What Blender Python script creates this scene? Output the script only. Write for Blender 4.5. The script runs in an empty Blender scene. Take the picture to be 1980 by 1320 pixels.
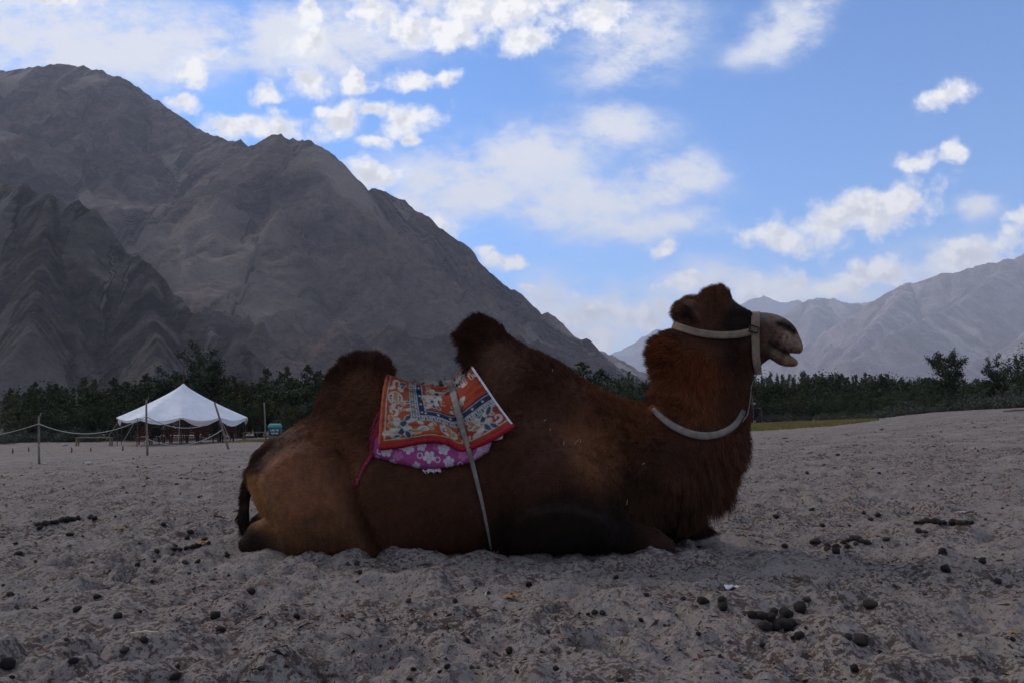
import bpy, bmesh, math, random
import numpy as np
from mathutils import Vector, Matrix

# ------------------------------------------------------------------ camera, sky, sun, exposure
SC = bpy.context.scene
COL = SC.collection
PI = math.pi
FOC, CX, CY = 1517.0, 990.0, 660.0          # focal length in photo pixels, photo centre
CAMZ = 0.72
PITCH = math.atan(140.0 / FOC)
cam = bpy.data.cameras.new("camera")
cam.sensor_width = 36.0
cam.lens = 36.0 * FOC / 1980.0
cam.clip_start, cam.clip_end = 0.05, 60000.0
camo = bpy.data.objects.new("camera", cam)
COL.objects.link(camo)
camo.location = (0, 0, CAMZ)
camo.rotation_euler = (PI / 2 + PITCH, 0, 0)
SC.camera = camo

SUN_AZ, SUN_EL = math.radians(-55.0), math.radians(34.0)   # azimuth from +Y, negative towards -X
SUN_DIR = Vector((math.sin(SUN_AZ) * math.cos(SUN_EL), math.cos(SUN_AZ) * math.cos(SUN_EL), math.sin(SUN_EL)))
sl = bpy.data.lights.new("sun", 'SUN')
sl.energy, sl.angle, sl.color = 1.3, math.radians(18), (1.0, 0.88, 0.74)   # sun veiled by thin cloud
suno = bpy.data.objects.new("sun", sl)
COL.objects.link(suno)
suno.rotation_euler = (-SUN_DIR).to_track_quat('-Z', 'Y').to_euler()
suno.location = SUN_DIR * 50

SC.view_settings.view_transform = 'Standard'
SC.view_settings.look = 'None'
SC.view_settings.gamma = 1.0
SC.view_settings.exposure = 0.62
SC.render.engine = 'CYCLES'
SC.cycles.use_denoising = True
SC.cycles.max_bounces = 5
SC.cycles.diffuse_bounces = 3
SC.cycles.volume_bounces = 1
SC.cycles.transparent_max_bounces = 6
SC.cycles.caustics_reflective = False
SC.cycles.caustics_refractive = False
SC.cycles_curves.shape = 'RIBBONS'


def ray(px, py):
    a, b = (px - CX) / FOC, (CY - py) / FOC
    return np.array((a, math.cos(PITCH) - b * math.sin(PITCH), math.sin(PITCH) + b * math.cos(PITCH)))


def at(px, py, Y):
    d = ray(px, py)
    t = Y / d[1]
    return np.array((d[0] * t, Y, CAMZ + d[2] * t))


# ------------------------------------------------------------------ node helpers
class NT:
    def __init__(s, tree):
        s.t = tree
        s.n = tree.nodes
        s.l = tree.links

    def node(s, typ, **kw):
        n = s.n.new(typ)
        for k, v in kw.items():
            setattr(n, k, v)
        return n

    def put(s, sock, v):
        if v is None:
            return
        if isinstance(v, bpy.types.NodeSocket):
            s.l.new(v, sock)
        else:
            sock.default_value = v

    def math(s, op, a, b=None, c=None, clamp=False):
        n = s.node('ShaderNodeMath', operation=op, use_clamp=clamp)
        for i, v in enumerate((a, b, c)):
            if v is not None:
                s.put(n.inputs[i], v)
        return n.outputs[0]

    def vmath(s, op, a, b=None, sc=None):
        n = s.node('ShaderNodeVectorMath', operation=op)
        s.put(n.inputs[0], a)
        if b is not None:
            s.put(n.inputs[1], b)
        if sc is not None:
            s.put(n.inputs[3], sc)
        return n.outputs[1] if op in ('LENGTH', 'DOT_PRODUCT', 'DISTANCE') else n.outputs[0]

    def noise(s, vec, scale, detail=4.0, rough=0.55, dist=0.0, out=0, dim='3D'):
        n = s.node('ShaderNodeTexNoise', noise_dimensions=dim)
        s.put(n.inputs['Vector'], vec)
        n.inputs['Scale'].default_value = scale
        n.inputs['Detail'].default_value = detail
        n.inputs['Roughness'].default_value = rough
        n.inputs['Distortion'].default_value = dist
        return n.outputs[out]

    def ramp(s, v, a, b, lo=0.0, hi=1.0, smooth=True):
        n = s.node('ShaderNodeMapRange', interpolation_type='SMOOTHSTEP' if smooth else 'LINEAR')
        s.put(n.inputs[0], v)
        for i, x in enumerate((a, b, lo, hi)):
            s.put(n.inputs[1 + i], x)
        return n.outputs[0]

    def mix(s, f, a, b, blend='MIX'):
        n = s.node('ShaderNodeMix', data_type='RGBA', blend_type=blend)
        s.put(n.inputs[0], f)
        for i, v in ((6, a), (7, b)):
            s.put(n.inputs[i], v if isinstance(v, bpy.types.NodeSocket) else (*v, 1.0))
        return n.outputs[2]

    def mapping(s, vec, loc=(0, 0, 0), rot=(0, 0, 0), scale=(1, 1, 1), typ='POINT'):
        n = s.node('ShaderNodeMapping', vector_type=typ)
        s.put(n.inputs[0], vec)
        n.inputs[1].default_value = loc
        n.inputs[2].default_value = rot
        n.inputs[3].default_value = scale
        return n.outputs[0]


def new_mat(name, color=(0.5, 0.5, 0.5), rough=0.8, spec=0.3, metal=0.0):
    m = bpy.data.materials.new(name)
    m.use_nodes = True
    b = m.node_tree.nodes['Principled BSDF']
    b.inputs['Base Color'].default_value = (*color, 1)
    b.inputs['Roughness'].default_value = rough
    b.inputs['Specular IOR Level'].default_value = spec
    b.inputs['Metallic'].default_value = metal
    return m, NT(m.node_tree), b


def mat_mottled(name, c1, c2, scale=8.0, rough=0.85, spec=0.2, bump=0.0, stretch=(1, 1, 1), coord='Object', metal=0.0):
    m, t, b = new_mat(name, c1, rough, spec, metal)
    tc = t.node('ShaderNodeTexCoord')
    v = t.mapping(tc.outputs[coord], scale=stretch)
    n = t.noise(v, scale, 5.0, 0.6)
    t.l.new(t.mix(t.ramp(n, 0.3, 0.7), c1, c2), b.inputs['Base Color'])
    if bump > 0:
        bp = t.node('ShaderNodeBump')
        bp.inputs['Strength'].default_value = 0.6
        bp.inputs['Distance'].default_value = bump
        t.l.new(n, bp.inputs['Height'])
        t.l.new(bp.outputs[0], b.inputs['Normal'])
    return m


# ------------------------------------------------------------------ world: high-altitude sky with procedural clouds
world = bpy.data.worlds.new("World")
SC.world = world
world.use_nodes = True
W = NT(world.node_tree)
bg = world.node_tree.nodes['Background']
bg.inputs['Strength'].default_value = 0.14
sky = W.node('ShaderNodeTexSky', sky_type='NISHITA')
sky.sun_disc = False
sky.sun_elevation = SUN_EL
sky.sun_rotation = SUN_AZ
sky.altitude = 3000.0
sky.air_density = 1.2
sky.dust_density = 0.2
sky.ozone_density = 2.5
wtc = W.node('ShaderNodeTexCoord')
wdir = wtc.outputs['Generated']
sep = W.node('ShaderNodeSeparateXYZ')
W.l.new(wdir, sep.inputs[0])
ysafe = W.math('MAXIMUM', sep.outputs[1], 0.05)
cu = W.math('DIVIDE', sep.outputs[0], ysafe)
cv = W.math('DIVIDE', sep.outputs[2], ysafe)
cmb = W.node('ShaderNodeCombineXYZ')
W.l.new(cu, cmb.inputs[0])
W.l.new(cv, cmb.inputs[1])
P0 = cmb.outputs[0]


def skyuv(px, py):
    d = ray(px, py)
    return d[0] / d[1], d[2] / d[1]


def warp(vec, scale, amt, detail=4.0):
    n = W.noise(vec, scale, detail, 0.6, out=1)
    c = W.vmath('SUBTRACT', n, (0.5, 0.5, 0.5))
    return W.vmath('ADD', vec, W.vmath('SCALE', c, sc=amt))


def blobfield(vec, blobs):
    """distance-like field of ellipses laid out on the sky, merged smoothly"""
    acc = None
    turned = {}
    for b in blobs:
        px, py, rx, ry = b[:4]
        deg = b[4] if len(b) > 4 else 0
        deg = min((0, 10, 26, -8), key=lambda q: abs(q - deg))
        u, v = skyuv(px, py)
        if deg not in turned:
            turned[deg] = vec if deg == 0 else W.mapping(vec, rot=(0, 0, -math.radians(deg)))
        cr, sr = math.cos(math.radians(deg)), math.sin(math.radians(deg))
        u, v = u * cr + v * sr, v * cr - u * sr
        kx, ky = FOC / rx, FOC / ry
        n = W.node('ShaderNodeVectorMath', operation='MULTIPLY_ADD')
        W.l.new(turned[deg], n.inputs[0])
        n.inputs[1].default_value = (kx, ky, 0)
        n.inputs[2].default_value = (-u * kx, -v * ky, 0)
        ln = W.vmath('LENGTH', n.outputs[0])
        if acc is None:
            acc = ln
        else:
            n = W.node('ShaderNodeMath', operation='SMOOTH_MIN')
            W.l.new(acc, n.inputs[0])
            W.l.new(ln, n.inputs[1])
            n.inputs[2].default_value = 0.25
            acc = n.outputs[0]
    return acc


CUMULUS = [(960, 15, 285, 75), (790, 60, 125, 48), (1150, 35, 95, 62), (1010, 75, 110, 36), (720, 25, 100, 55), (870, 60, 100, 50),
           (370, 140, 62, 60), (600, 85, 60, 55), (590, 30, 55, 30), (350, 200, 50, 22), (90, -5, 150, 36), (420, 110, 40, 30),
           (510, 187, 42, 23), (595, 167, 64, 42), (690, 156, 50, 30), (785, 150, 56, 30), (865, 150, 40, 20), (612, 208, 28, 18),
           (450, 242, 90, 34), (545, 246, 72, 40), (650, 240, 84, 54, 15), (725, 272, 56, 23), (722, 216, 40, 19), (790, 222, 72, 46), (800, 262, 30, 20),
           (725, 335, 90, 44), (850, 440, 80, 40),
           (1835, 186, 76, 36, 25), (1765, 313, 56, 25, 15), (1835, 300, 42, 24, 15), (1640, 425, 210, 58, 12), (1510, 462, 105, 38, 5),
           (1740, 392, 120, 48, 8), (1978, 415, 56, 28, 15), 
           (1540, 548, 140, 38), (1700, 522, 120, 42, 10), (1900, 485, 165, 52, 12), (1330, 547, 72, 36, 5), (2080, 440, 150, 66, 12),
           (1150, 612, 190, 50), (1260, 605, 150, 46), (1120, 665, 190, 55), (1450, 590, 110, 40),
           (965, 512, 60, 19), (1002, 511, 34, 15), (930, 497, 38, 16), (1025, 558, 27, 13), (1277, 478, 32, 20)]
WISPS = [(900, 355, 270, 130, -8), (1130, 395, 270, 130, -8), (1290, 350, 170, 95), (1020, 300, 200, 100), (1250, 440, 190, 70), (820, 420, 190, 100),
         (260, 70, 520, 150), (120, 60, 360, 170), (1230, 75, 220, 120, 26), (1520, 45, 170, 75, 26), (620, 70, 360, 130),
         (1880, 405, 100, 55), (1180, 240, 170, 70), (1500, 560, 360, 70), (1850, 540, 260, 90), (1100, 620, 250, 110)]
n_med = W.noise(P0, 20.0, 6.0, 0.66)
n_off = W.noise(W.vmath('ADD', P0, (-0.010, 0.012, 0.0)), 20.0, 3.0, 0.6)
n_lo = W.noise(P0, 20.0, 3.0, 0.6)
Pc = warp(warp(P0, 11.0, 0.055, 2.0), 42.0, 0.020, 2.0)
cf = blobfield(Pc, CUMULUS)
cdens = W.math('ADD', W.math('SUBTRACT', 0.92, cf), W.math('MULTIPLY', W.math('SUBTRACT', n_med, 0.5), 2.3))
cdens_s = W.ramp(cdens, -0.12, 0.66)
Pw = warp(P0, 5.0, 0.13, 3.0)
wf = blobfield(Pw, WISPS)
n_str = W.noise(W.mapping(P0, rot=(0, 0, math.radians(58)), scale=(9.0, 17.0, 1)), 1.0, 8.0, 0.74)
wdens = W.math('MULTIPLY', W.ramp(wf, 1.15, 0.30), W.ramp(W.math('ADD', n_str, W.ramp(wf, 1.0, 0.0, 0.0, 0.26)), 0.40, 0.78))
wdens = W.math('MULTIPLY', wdens, 0.93)
# unseen clouds carry on outside the frame, cover raised for neutral light
out_mask = W.math('MAXIMUM', W.ramp(W.math('ABSOLUTE', cu), 0.72, 0.95), W.math('MAXIMUM', W.ramp(cv, 0.62, 0.85), W.ramp(sep.outputs[1], 0.5, 0.25)))
g1 = W.noise(W.vmath('MULTIPLY', wdir, (1, 1, 2.2)), 2.6, 5.0, 0.6)
gden = W.math('MULTIPLY', W.ramp(g1, 0.40, 0.60), out_mask)
gden = W.math('MULTIPLY', gden, W.ramp(sep.outputs[2], -0.02, 0.06))
dens = W.math('MAXIMUM', W.math('MAXIMUM', cdens_s, wdens), W.math('MULTIPLY', gden, 0.95))
relief = W.ramp(W.math('SUBTRACT', n_off, n_lo), -0.08, 0.08)
thick = W.ramp(cdens, 0.15, 0.85)
shade = W.math('MULTIPLY', thick, relief)
c_lit, c_dim, c_wisp = (5.3, 5.25, 5.2), (3.7, 3.75, 3.95), (4.35, 4.4, 4.6)
ccol = W.mix(shade, c_lit, c_dim)
ccol = W.mix(cdens_s, c_wisp, ccol)
skycol = W.mix(1.0, sky.outputs[0], (0.52, 0.78, 1.03), 'MULTIPLY')
fin = W.mix(dens, skycol, ccol)
W.l.new(fin, bg.inputs['Color'])
# beyond the sky in view only the general cloud field is left, so it gets its own, lighter branch
bg2 = W.node('ShaderNodeBackground')
bg2.inputs['Strength'].default_value = bg.inputs['Strength'].default_value
W.l.new(W.mix(W.math('MULTIPLY', gden, 0.95), skycol, c_wisp), bg2.inputs['Color'])
beyond = W.math('MAXIMUM', W.math('GREATER_THAN', W.math('ABSOLUTE', cu), 0.96), W.math('MAXIMUM', W.math('GREATER_THAN', cv, 0.86), W.math('LESS_THAN', sep.outputs[1], 0.24)))
mxw = W.node('ShaderNodeMixShader')
W.l.new(beyond, mxw.inputs[0])
W.l.new(bg.outputs[0], mxw.inputs[1])
W.l.new(bg2.outputs[0], mxw.inputs[2])
W.l.new(mxw.outputs[0], W.n['World Output'].inputs['Surface'])
world.cycles.sampling_method = 'MANUAL'
world.cycles.sample_map_resolution = 512


# ------------------------------------------------------------------ numpy helpers
_PERM = {}


def perlin(x, y, seed=0):
    if seed not in _PERM:
        rng = np.random.RandomState(seed)
        perm = rng.permutation(256)
        perm = np.concatenate([perm, perm, perm])
        ang = rng.rand(256) * 2 * PI
        _PERM[seed] = (perm, np.cos(ang), np.sin(ang))
    perm, gx, gy = _PERM[seed]
    xi, yi = np.floor(x).astype(np.int64), np.floor(y).astype(np.int64)
    xf, yf = x - xi, y - yi
    xi &= 255
    yi &= 255
    u = xf * xf * xf * (xf * (xf * 6 - 15) + 10)
    v = yf * yf * yf * (yf * (yf * 6 - 15) + 10)

    def g(i, j, dx, dy):
        h = perm[perm[(xi + i) & 255] + ((yi + j) & 255)]
        return gx[h] * dx + gy[h] * dy
    n00, n10 = g(0, 0, xf, yf), g(1, 0, xf - 1, yf)
    n01, n11 = g(0, 1, xf, yf - 1), g(1, 1, xf - 1, yf - 1)
    a = n00 + u * (n10 - n00)
    b = n01 + u * (n11 - n01)
    return (a + v * (b - a)) * 1.5


def fbm(x, y, oct=4, seed=0, gain=0.5, lac=2.03):
    s, a = 0.0, 1.0
    for i in range(oct):
        s = s + a * perlin(x * lac ** i + 17.3 * i, y * lac ** i - 9.1 * i, seed + i)
        a *= gain
    return s


def ridged(x, y, oct=4, seed=0, gain=0.5, lac=2.05):
    s, a = 0.0, 1.0
    for i in range(oct):
        s = s + a * (1 - np.abs(perlin(x * lac ** i + 5.7 * i, y * lac ** i + 3.1 * i, seed + i)) * 2)
        a *= gain
    return s


def sstep(a, b, x):
    t = np.clip((x - a) / (b - a), 0, 1)
    return t * t * (3 - 2 * t)


def idw(px, py, pts, p=4.0):
    """pts rows: x, y, values... -> interpolated values"""
    pts = np.asarray(pts, float)
    num, den = 0.0, 0.0
    for r in pts:
        w = 1.0 / ((px - r[0]) ** 2 + (py - r[1]) ** 2 + 25.0) ** (p / 2)
        num = num + w[..., None] * r[2:]
        den = den + w
    return num / den[..., None]


# ------------------------------------------------------------------ mesh helpers
class MB:
    def __init__(s):
        s.v, s.f = [], []

    def add(s, vs, fs):
        o = len(s.v)
        s.v += [tuple(map(float, p)) for p in vs]
        s.f += [tuple(i + o for i in f) for f in fs]
        return s

    def box(s, c, d, rz=0.0, M=None):
        hx, hy, hz = d[0] / 2, d[1] / 2, d[2] / 2
        pts = [(-hx, -hy, -hz), (hx, -hy, -hz), (hx, hy, -hz), (-hx, hy, -hz), (-hx, -hy, hz), (hx, -hy, hz), (hx, hy, hz), (-hx, hy, hz)]
        cr, sr = math.cos(rz), math.sin(rz)
        out = [(c[0] + x * cr - y * sr, c[1] + x * sr + y * cr, c[2] + z) for x, y, z in pts]
        return s.add(out, [(0, 3, 2, 1), (4, 5, 6, 7), (0, 1, 5, 4), (1, 2, 6, 5), (2, 3, 7, 6), (3, 0, 4, 7)])

    def tube(s, path, r, n=6, cap=True):
        path = [Vector(p) for p in path]
        k = len(path)
        rr = r if hasattr(r, '__len__') else [r] * k
        vs, fs = [], []
        ref = None
        for i, p in enumerate(path):
            d = (path[min(i + 1, k - 1)] - path[max(i - 1, 0)]).normalized()
            if ref is None:
                ref = Vector((1, 0, 0)) if abs(d.x) < 0.8 else Vector((0, 1, 0))
            a = (ref - d * ref.dot(d)).normalized()
            ref = a
            b = d.cross(a)
            for j in range(n):
                t = 2 * PI * j / n
                vs.append(p + (a * math.cos(t) + b * math.sin(t)) * rr[i])
        for i in range(k - 1):
            for j in range(n):
                j2 = (j + 1) % n
                fs.append((i * n + j, i * n + j2, (i + 1) * n + j2, (i + 1) * n + j))
        if cap:
            fs.append(tuple(range(n - 1, -1, -1)))
            fs.append(tuple((k - 1) * n + j for j in range(n)))
        return s.add(vs, fs)

    def mesh(s, name, smooth=False):
        me = bpy.data.meshes.new(name)
        me.from_pydata(s.v, [], s.f)
        if smooth:
            me.polygons.foreach_set('use_smooth', [True] * len(me.polygons))
        me.update()
        return me

    def build(s, name, mat, parent=None, smooth=False, bevel=0.0, solid=0.0):
        return link(name, s.mesh(name, smooth), mat, parent, bevel, solid)


def link(name, me, mat, parent=None, bevel=0.0, solid=0.0):
    o = bpy.data.objects.new(name, me)
    COL.objects.link(o)
    if mat is not None and len(me.materials) == 0:
        me.materials.append(mat)
    if parent is not None:
        o.parent = parent
    if bevel > 0:
        md = o.modifiers.new('bevel', 'BEVEL')
        md.width, md.segments, md.limit_method = bevel, 2, 'ANGLE'
    if solid != 0:
        md = o.modifiers.new('thickness', 'SOLIDIFY')
        md.thickness, md.offset = solid, 0
    return o


def grid_mesh(name, V, smooth=True, wrap=False, flip=False):
    """V: (R, C, 3) array -> quad grid mesh"""
    R, C = V.shape[:2]
    idx = np.arange(R * C).reshape(R, C)
    if wrap:
        idx = np.concatenate([idx, idx[:, :1]], axis=1)
    q = np.stack([idx[:-1, :-1], idx[:-1, 1:], idx[1:, 1:], idx[1:, :-1]], -1).reshape(-1, 4)
    if flip:
        q = q[:, ::-1]
    return array_mesh(name, V.reshape(-1, 3), q, smooth)


def array_mesh(name, verts, faces, smooth=True):
    me = bpy.data.meshes.new(name)
    verts = np.asarray(verts, np.float32)
    faces = np.ascontiguousarray(faces, np.int32)
    k = faces.shape[1]
    me.vertices.add(len(verts))
    me.vertices.foreach_set('co', verts.ravel())
    me.loops.add(faces.size)
    me.loops.foreach_set('vertex_index', faces.ravel())
    me.polygons.add(len(faces))
    me.polygons.foreach_set('loop_start', np.arange(0, faces.size, k, dtype=np.int32))
    me.polygons.foreach_set('loop_total', np.full(len(faces), k, np.int32))
    if smooth:
        me.polygons.foreach_set('use_smooth', np.ones(len(faces), bool))
    me.update(calc_edges=True)
    me.validate()
    return me


def vcol(me, name, rgb):
    a = me.attributes.new(name, 'FLOAT_COLOR', 'POINT')
    c = np.ones((len(rgb), 4), np.float32)
    c[:, :3] = rgb
    a.data.foreach_set('color', c.ravel())


def vvec(me, name, vec):
    a = me.attributes.new(name, 'FLOAT_VECTOR', 'POINT')
    a.data.foreach_set('vector', np.asarray(vec, np.float32).ravel())


def tag(o, label=None, cat=None, group=None, kind=None):
    for k, v in (('label', label), ('category', cat), ('group', group), ('kind', kind)):
        if v:
            o[k] = v
    return o


def empty(name, loc=(0, 0, 0), rz=0.0):
    o = bpy.data.objects.new(name, None)
    COL.objects.link(o)
    o.location = [float(c) for c in loc]
    o.rotation_euler = (0, 0, rz)
    o.empty_display_size = 0.2
    return o


def attr_color(t, name):
    n = t.node('ShaderNodeAttribute')
    n.attribute_name = name
    return n


# ------------------------------------------------------------------ ground
CTRL = []
for x, y, z in ((0, 0, 0), (-3, 0, 0), (3, 0, 0), (-2.5, 4.5, 0), (0, 4.5, 0), (2.5, 4.5, 0), (0, 8, .0), (-5, 9, -.12), (5, 9, .16),
                (0, -8, 0), (-8, -8, 0), (8, -8, .2), (0, -40, 0), (-40, -40, -.5), (40, -40, .8), (-20, 0, -.3), (20, 4, .7), (45, 10, 1.4), (-60, 10, -1.2),
                (0, 200, -1.3), (-150, 150, -1.5), (150, 150, -.5), (0, 800, -2), (-900, 900, -2), (900, 900, -2), (0, -900, -2), (900, -900, -2), (-900, -900, -2)):
    CTRL.append((x, y, z))
for px, py, Y in ((75, 897, 24), (283, 880, 25), (440, 868, 28), (350, 859, 50), (150, 859, 52), (10, 866, 46), (520, 848, 52), (700, 842, 60),
                  (1450, 834, 46), (1455, 818, 84), (1600, 824, 44), (1600, 813, 76), (1980, 789, 33), (1700, 809, 48), (1250, 830, 70), (980, 838, 66), (1800, 798, 42), (2300, 775, 36), (-250, 880, 40)):
    CTRL.append(tuple(at(px, py, Y)))
CTRL = np.array(CTRL)


def lw(x, y):
    R = np.sqrt(x * x + y * y) + 1e-6
    k = np.log1p(R / 3.0) / R
    return x * k, y * k


_cx, _cy = lw(CTRL[:, 0], CTRL[:, 1])
_A = np.sqrt((_cx[:, None] - _cx[None]) ** 2 + (_cy[:, None] - _cy[None]) ** 2 + 0.04)
_wt = np.linalg.solve(_A + np.eye(len(CTRL)) * 1e-6, CTRL[:, 2])


_pr = np.random.RandomState(44)
PRINTS = [(_pr.uniform(-.75, .75) * q, q, _pr.uniform(.07, .11), _pr.uniform(.025, .045), _pr.uniform(0, PI)) for q in np.exp(_pr.uniform(math.log(1.8), math.log(9.5), 75))]
PRINTS = [q for q in PRINTS if not (abs(q[0]) < 1.75 and 3.6 < q[1] < 5.3)]


def ground_z(x, y):
    x, y = np.asarray(x, float), np.asarray(y, float)
    a, b = lw(x, y)
    z = 0.0
    for i in range(len(CTRL)):
        z = z + _wt[i] * np.sqrt((a - _cx[i]) ** 2 + (b - _cy[i]) ** 2 + 0.04)
    R = np.sqrt(x * x + y * y)
    near = 1 - 0.75 * sstep(7, 20, R)
    flat = 1 - 0.6 * sstep(-2, -8, x) * sstep(12, 18, y)
    wx = x + 0.10 * perlin(x / .5, y / .5, 3)
    wy = y + 0.10 * perlin(x / .5 + 40, y / .5, 4)
    big = 0.035 * perlin(wx / 0.9, wy / 0.9, 11)
    b1 = np.abs(perlin(wx / .42, wy / .42, 12)) - .25
    b2 = np.abs(perlin(wx / .23 + 9, wy / .23, 13)) - .25
    mid = perlin(x / .12, y / .12, 14)
    fine = perlin(x / .05, y / .05, 15)
    tiny = perlin(x / .024, y / .024, 16)
    rough = 0.55 + 0.75 * sstep(-.3, .5, perlin(x / 1.1, y / 1.1, 17))
    m = 0.9 * big + 0.072 * b1 + 0.052 * b2 + rough * (0.022 * mid + 0.014 * fine + 0.006 * tiny * sstep(12, 4, R))
    for qx, qy, qr, qa, qt in PRINTS:          # hoof prints trodden into the sand
        dx, dy = x - qx, y - qy
        cq, sq = math.cos(qt), math.sin(qt)
        dd = np.sqrt((dx * cq + dy * sq) ** 2 + ((dy * cq - dx * sq) * 1.5) ** 2) / qr
        m = m - np.where(dd < 3, qa * np.exp(-dd ** 4) - .38 * qa * np.exp(-((dd - 1.5) / .45) ** 2), 0)
    far = 0.06 * sstep(15, 60, R) * perlin(x / 4.0, y / 4.0, 18)
    return z + m * near * flat * sstep(400, 100, R) + far


_TS = np.exp(np.linspace(math.log(1.0), math.log(300.0), 520))


def hit(px, py):
    """where the line of sight through a photo pixel meets the ground"""
    d = ray(px, py)
    ts = _TS
    for _ in range(2):
        below = CAMZ + d[2] * ts < ground_z(d[0] * ts, d[1] * ts)
        if not below.any():
            return np.array((0, 0, CAMZ)) + d * 60
        k = max(1, int(np.argmax(below)))
        ts = np.linspace(ts[k - 1], ts[k], 40)
    return np.array((0, 0, CAMZ)) + d * ts[20]


def on_ground(x, y, dz=0.0):
    return (float(x), float(y), float(ground_z(x, y)) + dz)


rr = [0.0, 0.4, 0.8, 1.1]
r = 1.35
while r < 34:
    rr.append(r)
    r *= 1.0062
while r < 26000:
    rr.append(r)
    r *= 1.045
rr = np.array(rr)
ang = np.concatenate([np.linspace(-38, 38, 640), np.linspace(38, 322, 120)[1:-1]]) * PI / 180
RR, AA = np.meshgrid(rr, ang, indexing='ij')
gxs, gys = RR * np.sin(AA), RR * np.cos(AA)
gzs = ground_z(gxs, gys)
gm = grid_mesh('ground', np.stack([gxs, gys, gzs], -1), True, wrap=True, flip=True)

m_sand, t, b = new_mat('grey_sand', (0.2, 0.18, 0.165), 0.95, 0.12)
tc = t.node('ShaderNodeTexCoord')
ov = tc.outputs['Object']
n1 = t.noise(ov, 1.3, 5, 0.6)
n2 = t.noise(ov, 9.0, 6, 0.65)
n3 = t.noise(ov, 46.0, 4, 0.7)
n4 = t.noise(ov, 260.0, 2, 0.7)
base = t.mix(t.ramp(n2, .3, .7), (0.182, 0.152, 0.131), (0.250, 0.212, 0.185))
base = t.mix(t.math('MULTIPLY', t.ramp(n4, .35, .75), 0.5), base, (0.31, 0.268, 0.236))
deb = t.math('MULTIPLY', t.ramp(t.math('ADD', t.math('MULTIPLY', n3, .75), t.math('MULTIPLY', n2, .45)), .57, .66), t.ramp(n1, .34, .56))
base = t.mix(t.math('MULTIPLY', deb, .85), base, (0.050, 0.030, 0.022))
spk = t.math('MAXIMUM', t.math('MAXIMUM', t.ramp(t.noise(ov, 80.0, 3, 0.65), .59, .65), t.ramp(t.noise(ov, 9.0, 7, 0.82), .60, .64)), t.ramp(t.noise(ov, 30.0, 4, 0.74), .60, .64))
base = t.mix(t.math('MULTIPLY', spk, .75), base, (0.035, 0.026, 0.021))
t.l.new(base, b.inputs['Base Color'])
bp = t.node('ShaderNodeBump')
bp.inputs['Strength'].default_value = 0.7
bp.inputs['Distance'].default_value = 0.03
t.l.new(t.math('ADD', n3, t.math('MULTIPLY', n4, 0.35)), bp.inputs['Height'])
t.l.new(bp.outputs[0], b.inputs['Normal'])
tag(link('ground', gm, m_sand), kind='structure')


# ------------------------------------------------------------------ mountains
def mountain(name, ridges, bounds, step, slope, seed, jag, gully, gw, mat, prof=None, base=-30.0, label=None):
    """ridges: lists of (px, py, Y) crest points; ground falls away from every crest line"""
    x0, x1, y0, y1 = bounds
    xs, ys = np.arange(x0, x1 + step, step), np.arange(y0, y1 + step, step)
    X, Y = np.meshgrid(xs, ys, indexing='ij')
    wx = X + gw * 0.22 * perlin(X / (gw * 2.2), Y / (gw * 2.2), seed + 70)
    wy = Y + gw * 0.22 * perlin(X / (gw * 2.2) + 31, Y / (gw * 2.2), seed + 71)
    H = np.full(X.shape, -1e9)
    S, D = np.zeros(X.shape), np.full(X.shape, 1e9)
    soff = 0.0
    for rid in ridges:
        pts = [at(*p) for p in rid]
        for a, bb in zip(pts[:-1], pts[1:]):
            dx, dy = bb[0] - a[0], bb[1] - a[1]
            L2 = dx * dx + dy * dy + 1e-6
            tt = np.clip(((wx - a[0]) * dx + (wy - a[1]) * dy) / L2, 0, 1)
            dist0 = np.sqrt((X - a[0] - tt * dx) ** 2 + (Y - a[1] - tt * dy) ** 2)
            dist = np.sqrt((wx - a[0] - tt * dx) ** 2 + (wy - a[1] - tt * dy) ** 2)
            k = sstep(0, gw * 1.5, dist0)
            dist = dist * k + dist0 * (1 - k)
            zr = a[2] + tt * (bb[2] - a[2])
            drop = prof(dist) if prof else slope * dist
            h = zr - drop
            better = h > H
            H = np.where(better, h, H)
            S = np.where(better, soff + tt * math.sqrt(L2), S)
            D = np.where(better, dist, D)
            soff += math.sqrt(L2)
        soff += 777.0
    hm = sstep(0, gw * 2.5, D)
    low = sstep(base, base + 200, H)
    sw = S + gw * .10 * perlin(X / gw, Y / gw, seed + 40)
    gl = ridged(sw / gw, D / (gw * 6), 4, seed, 0.6) - 1.1
    g2 = ridged(sw / (gw * .33), D / (gw * 2.6), 4, seed + 5, 0.6) - 1.1
    iso = ridged(X / (gw * 1.5), Y / (gw * 1.5), 6, seed + 9, 0.55) - 1.1
    rocky = sstep(-.25, .35, perlin(X / (gw * 2.4), Y / (gw * 2.4), seed + 33) + .25)
    H = H + gl * gully * hm * low + (iso * 0.8 + g2 * 0.42 * sstep(0, gw, D)) * gully * hm * low * (0.35 + 0.8 * rocky)
    H = H + jag * fbm(X / (gw * .30), Y / (gw * .30), 4, seed + 20, 0.6)
    H = np.maximum(H, base - 60)
    me = grid_mesh(name, np.stack([X, Y, H], -1), True, flip=False)
    vvec(me, 'flow', np.stack([sw, D, rocky], -1).reshape(-1, 3))
    o = link(name, me, mat)
    # quads wound so that normals look up
    tag(o, kind='structure')
    return o


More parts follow.
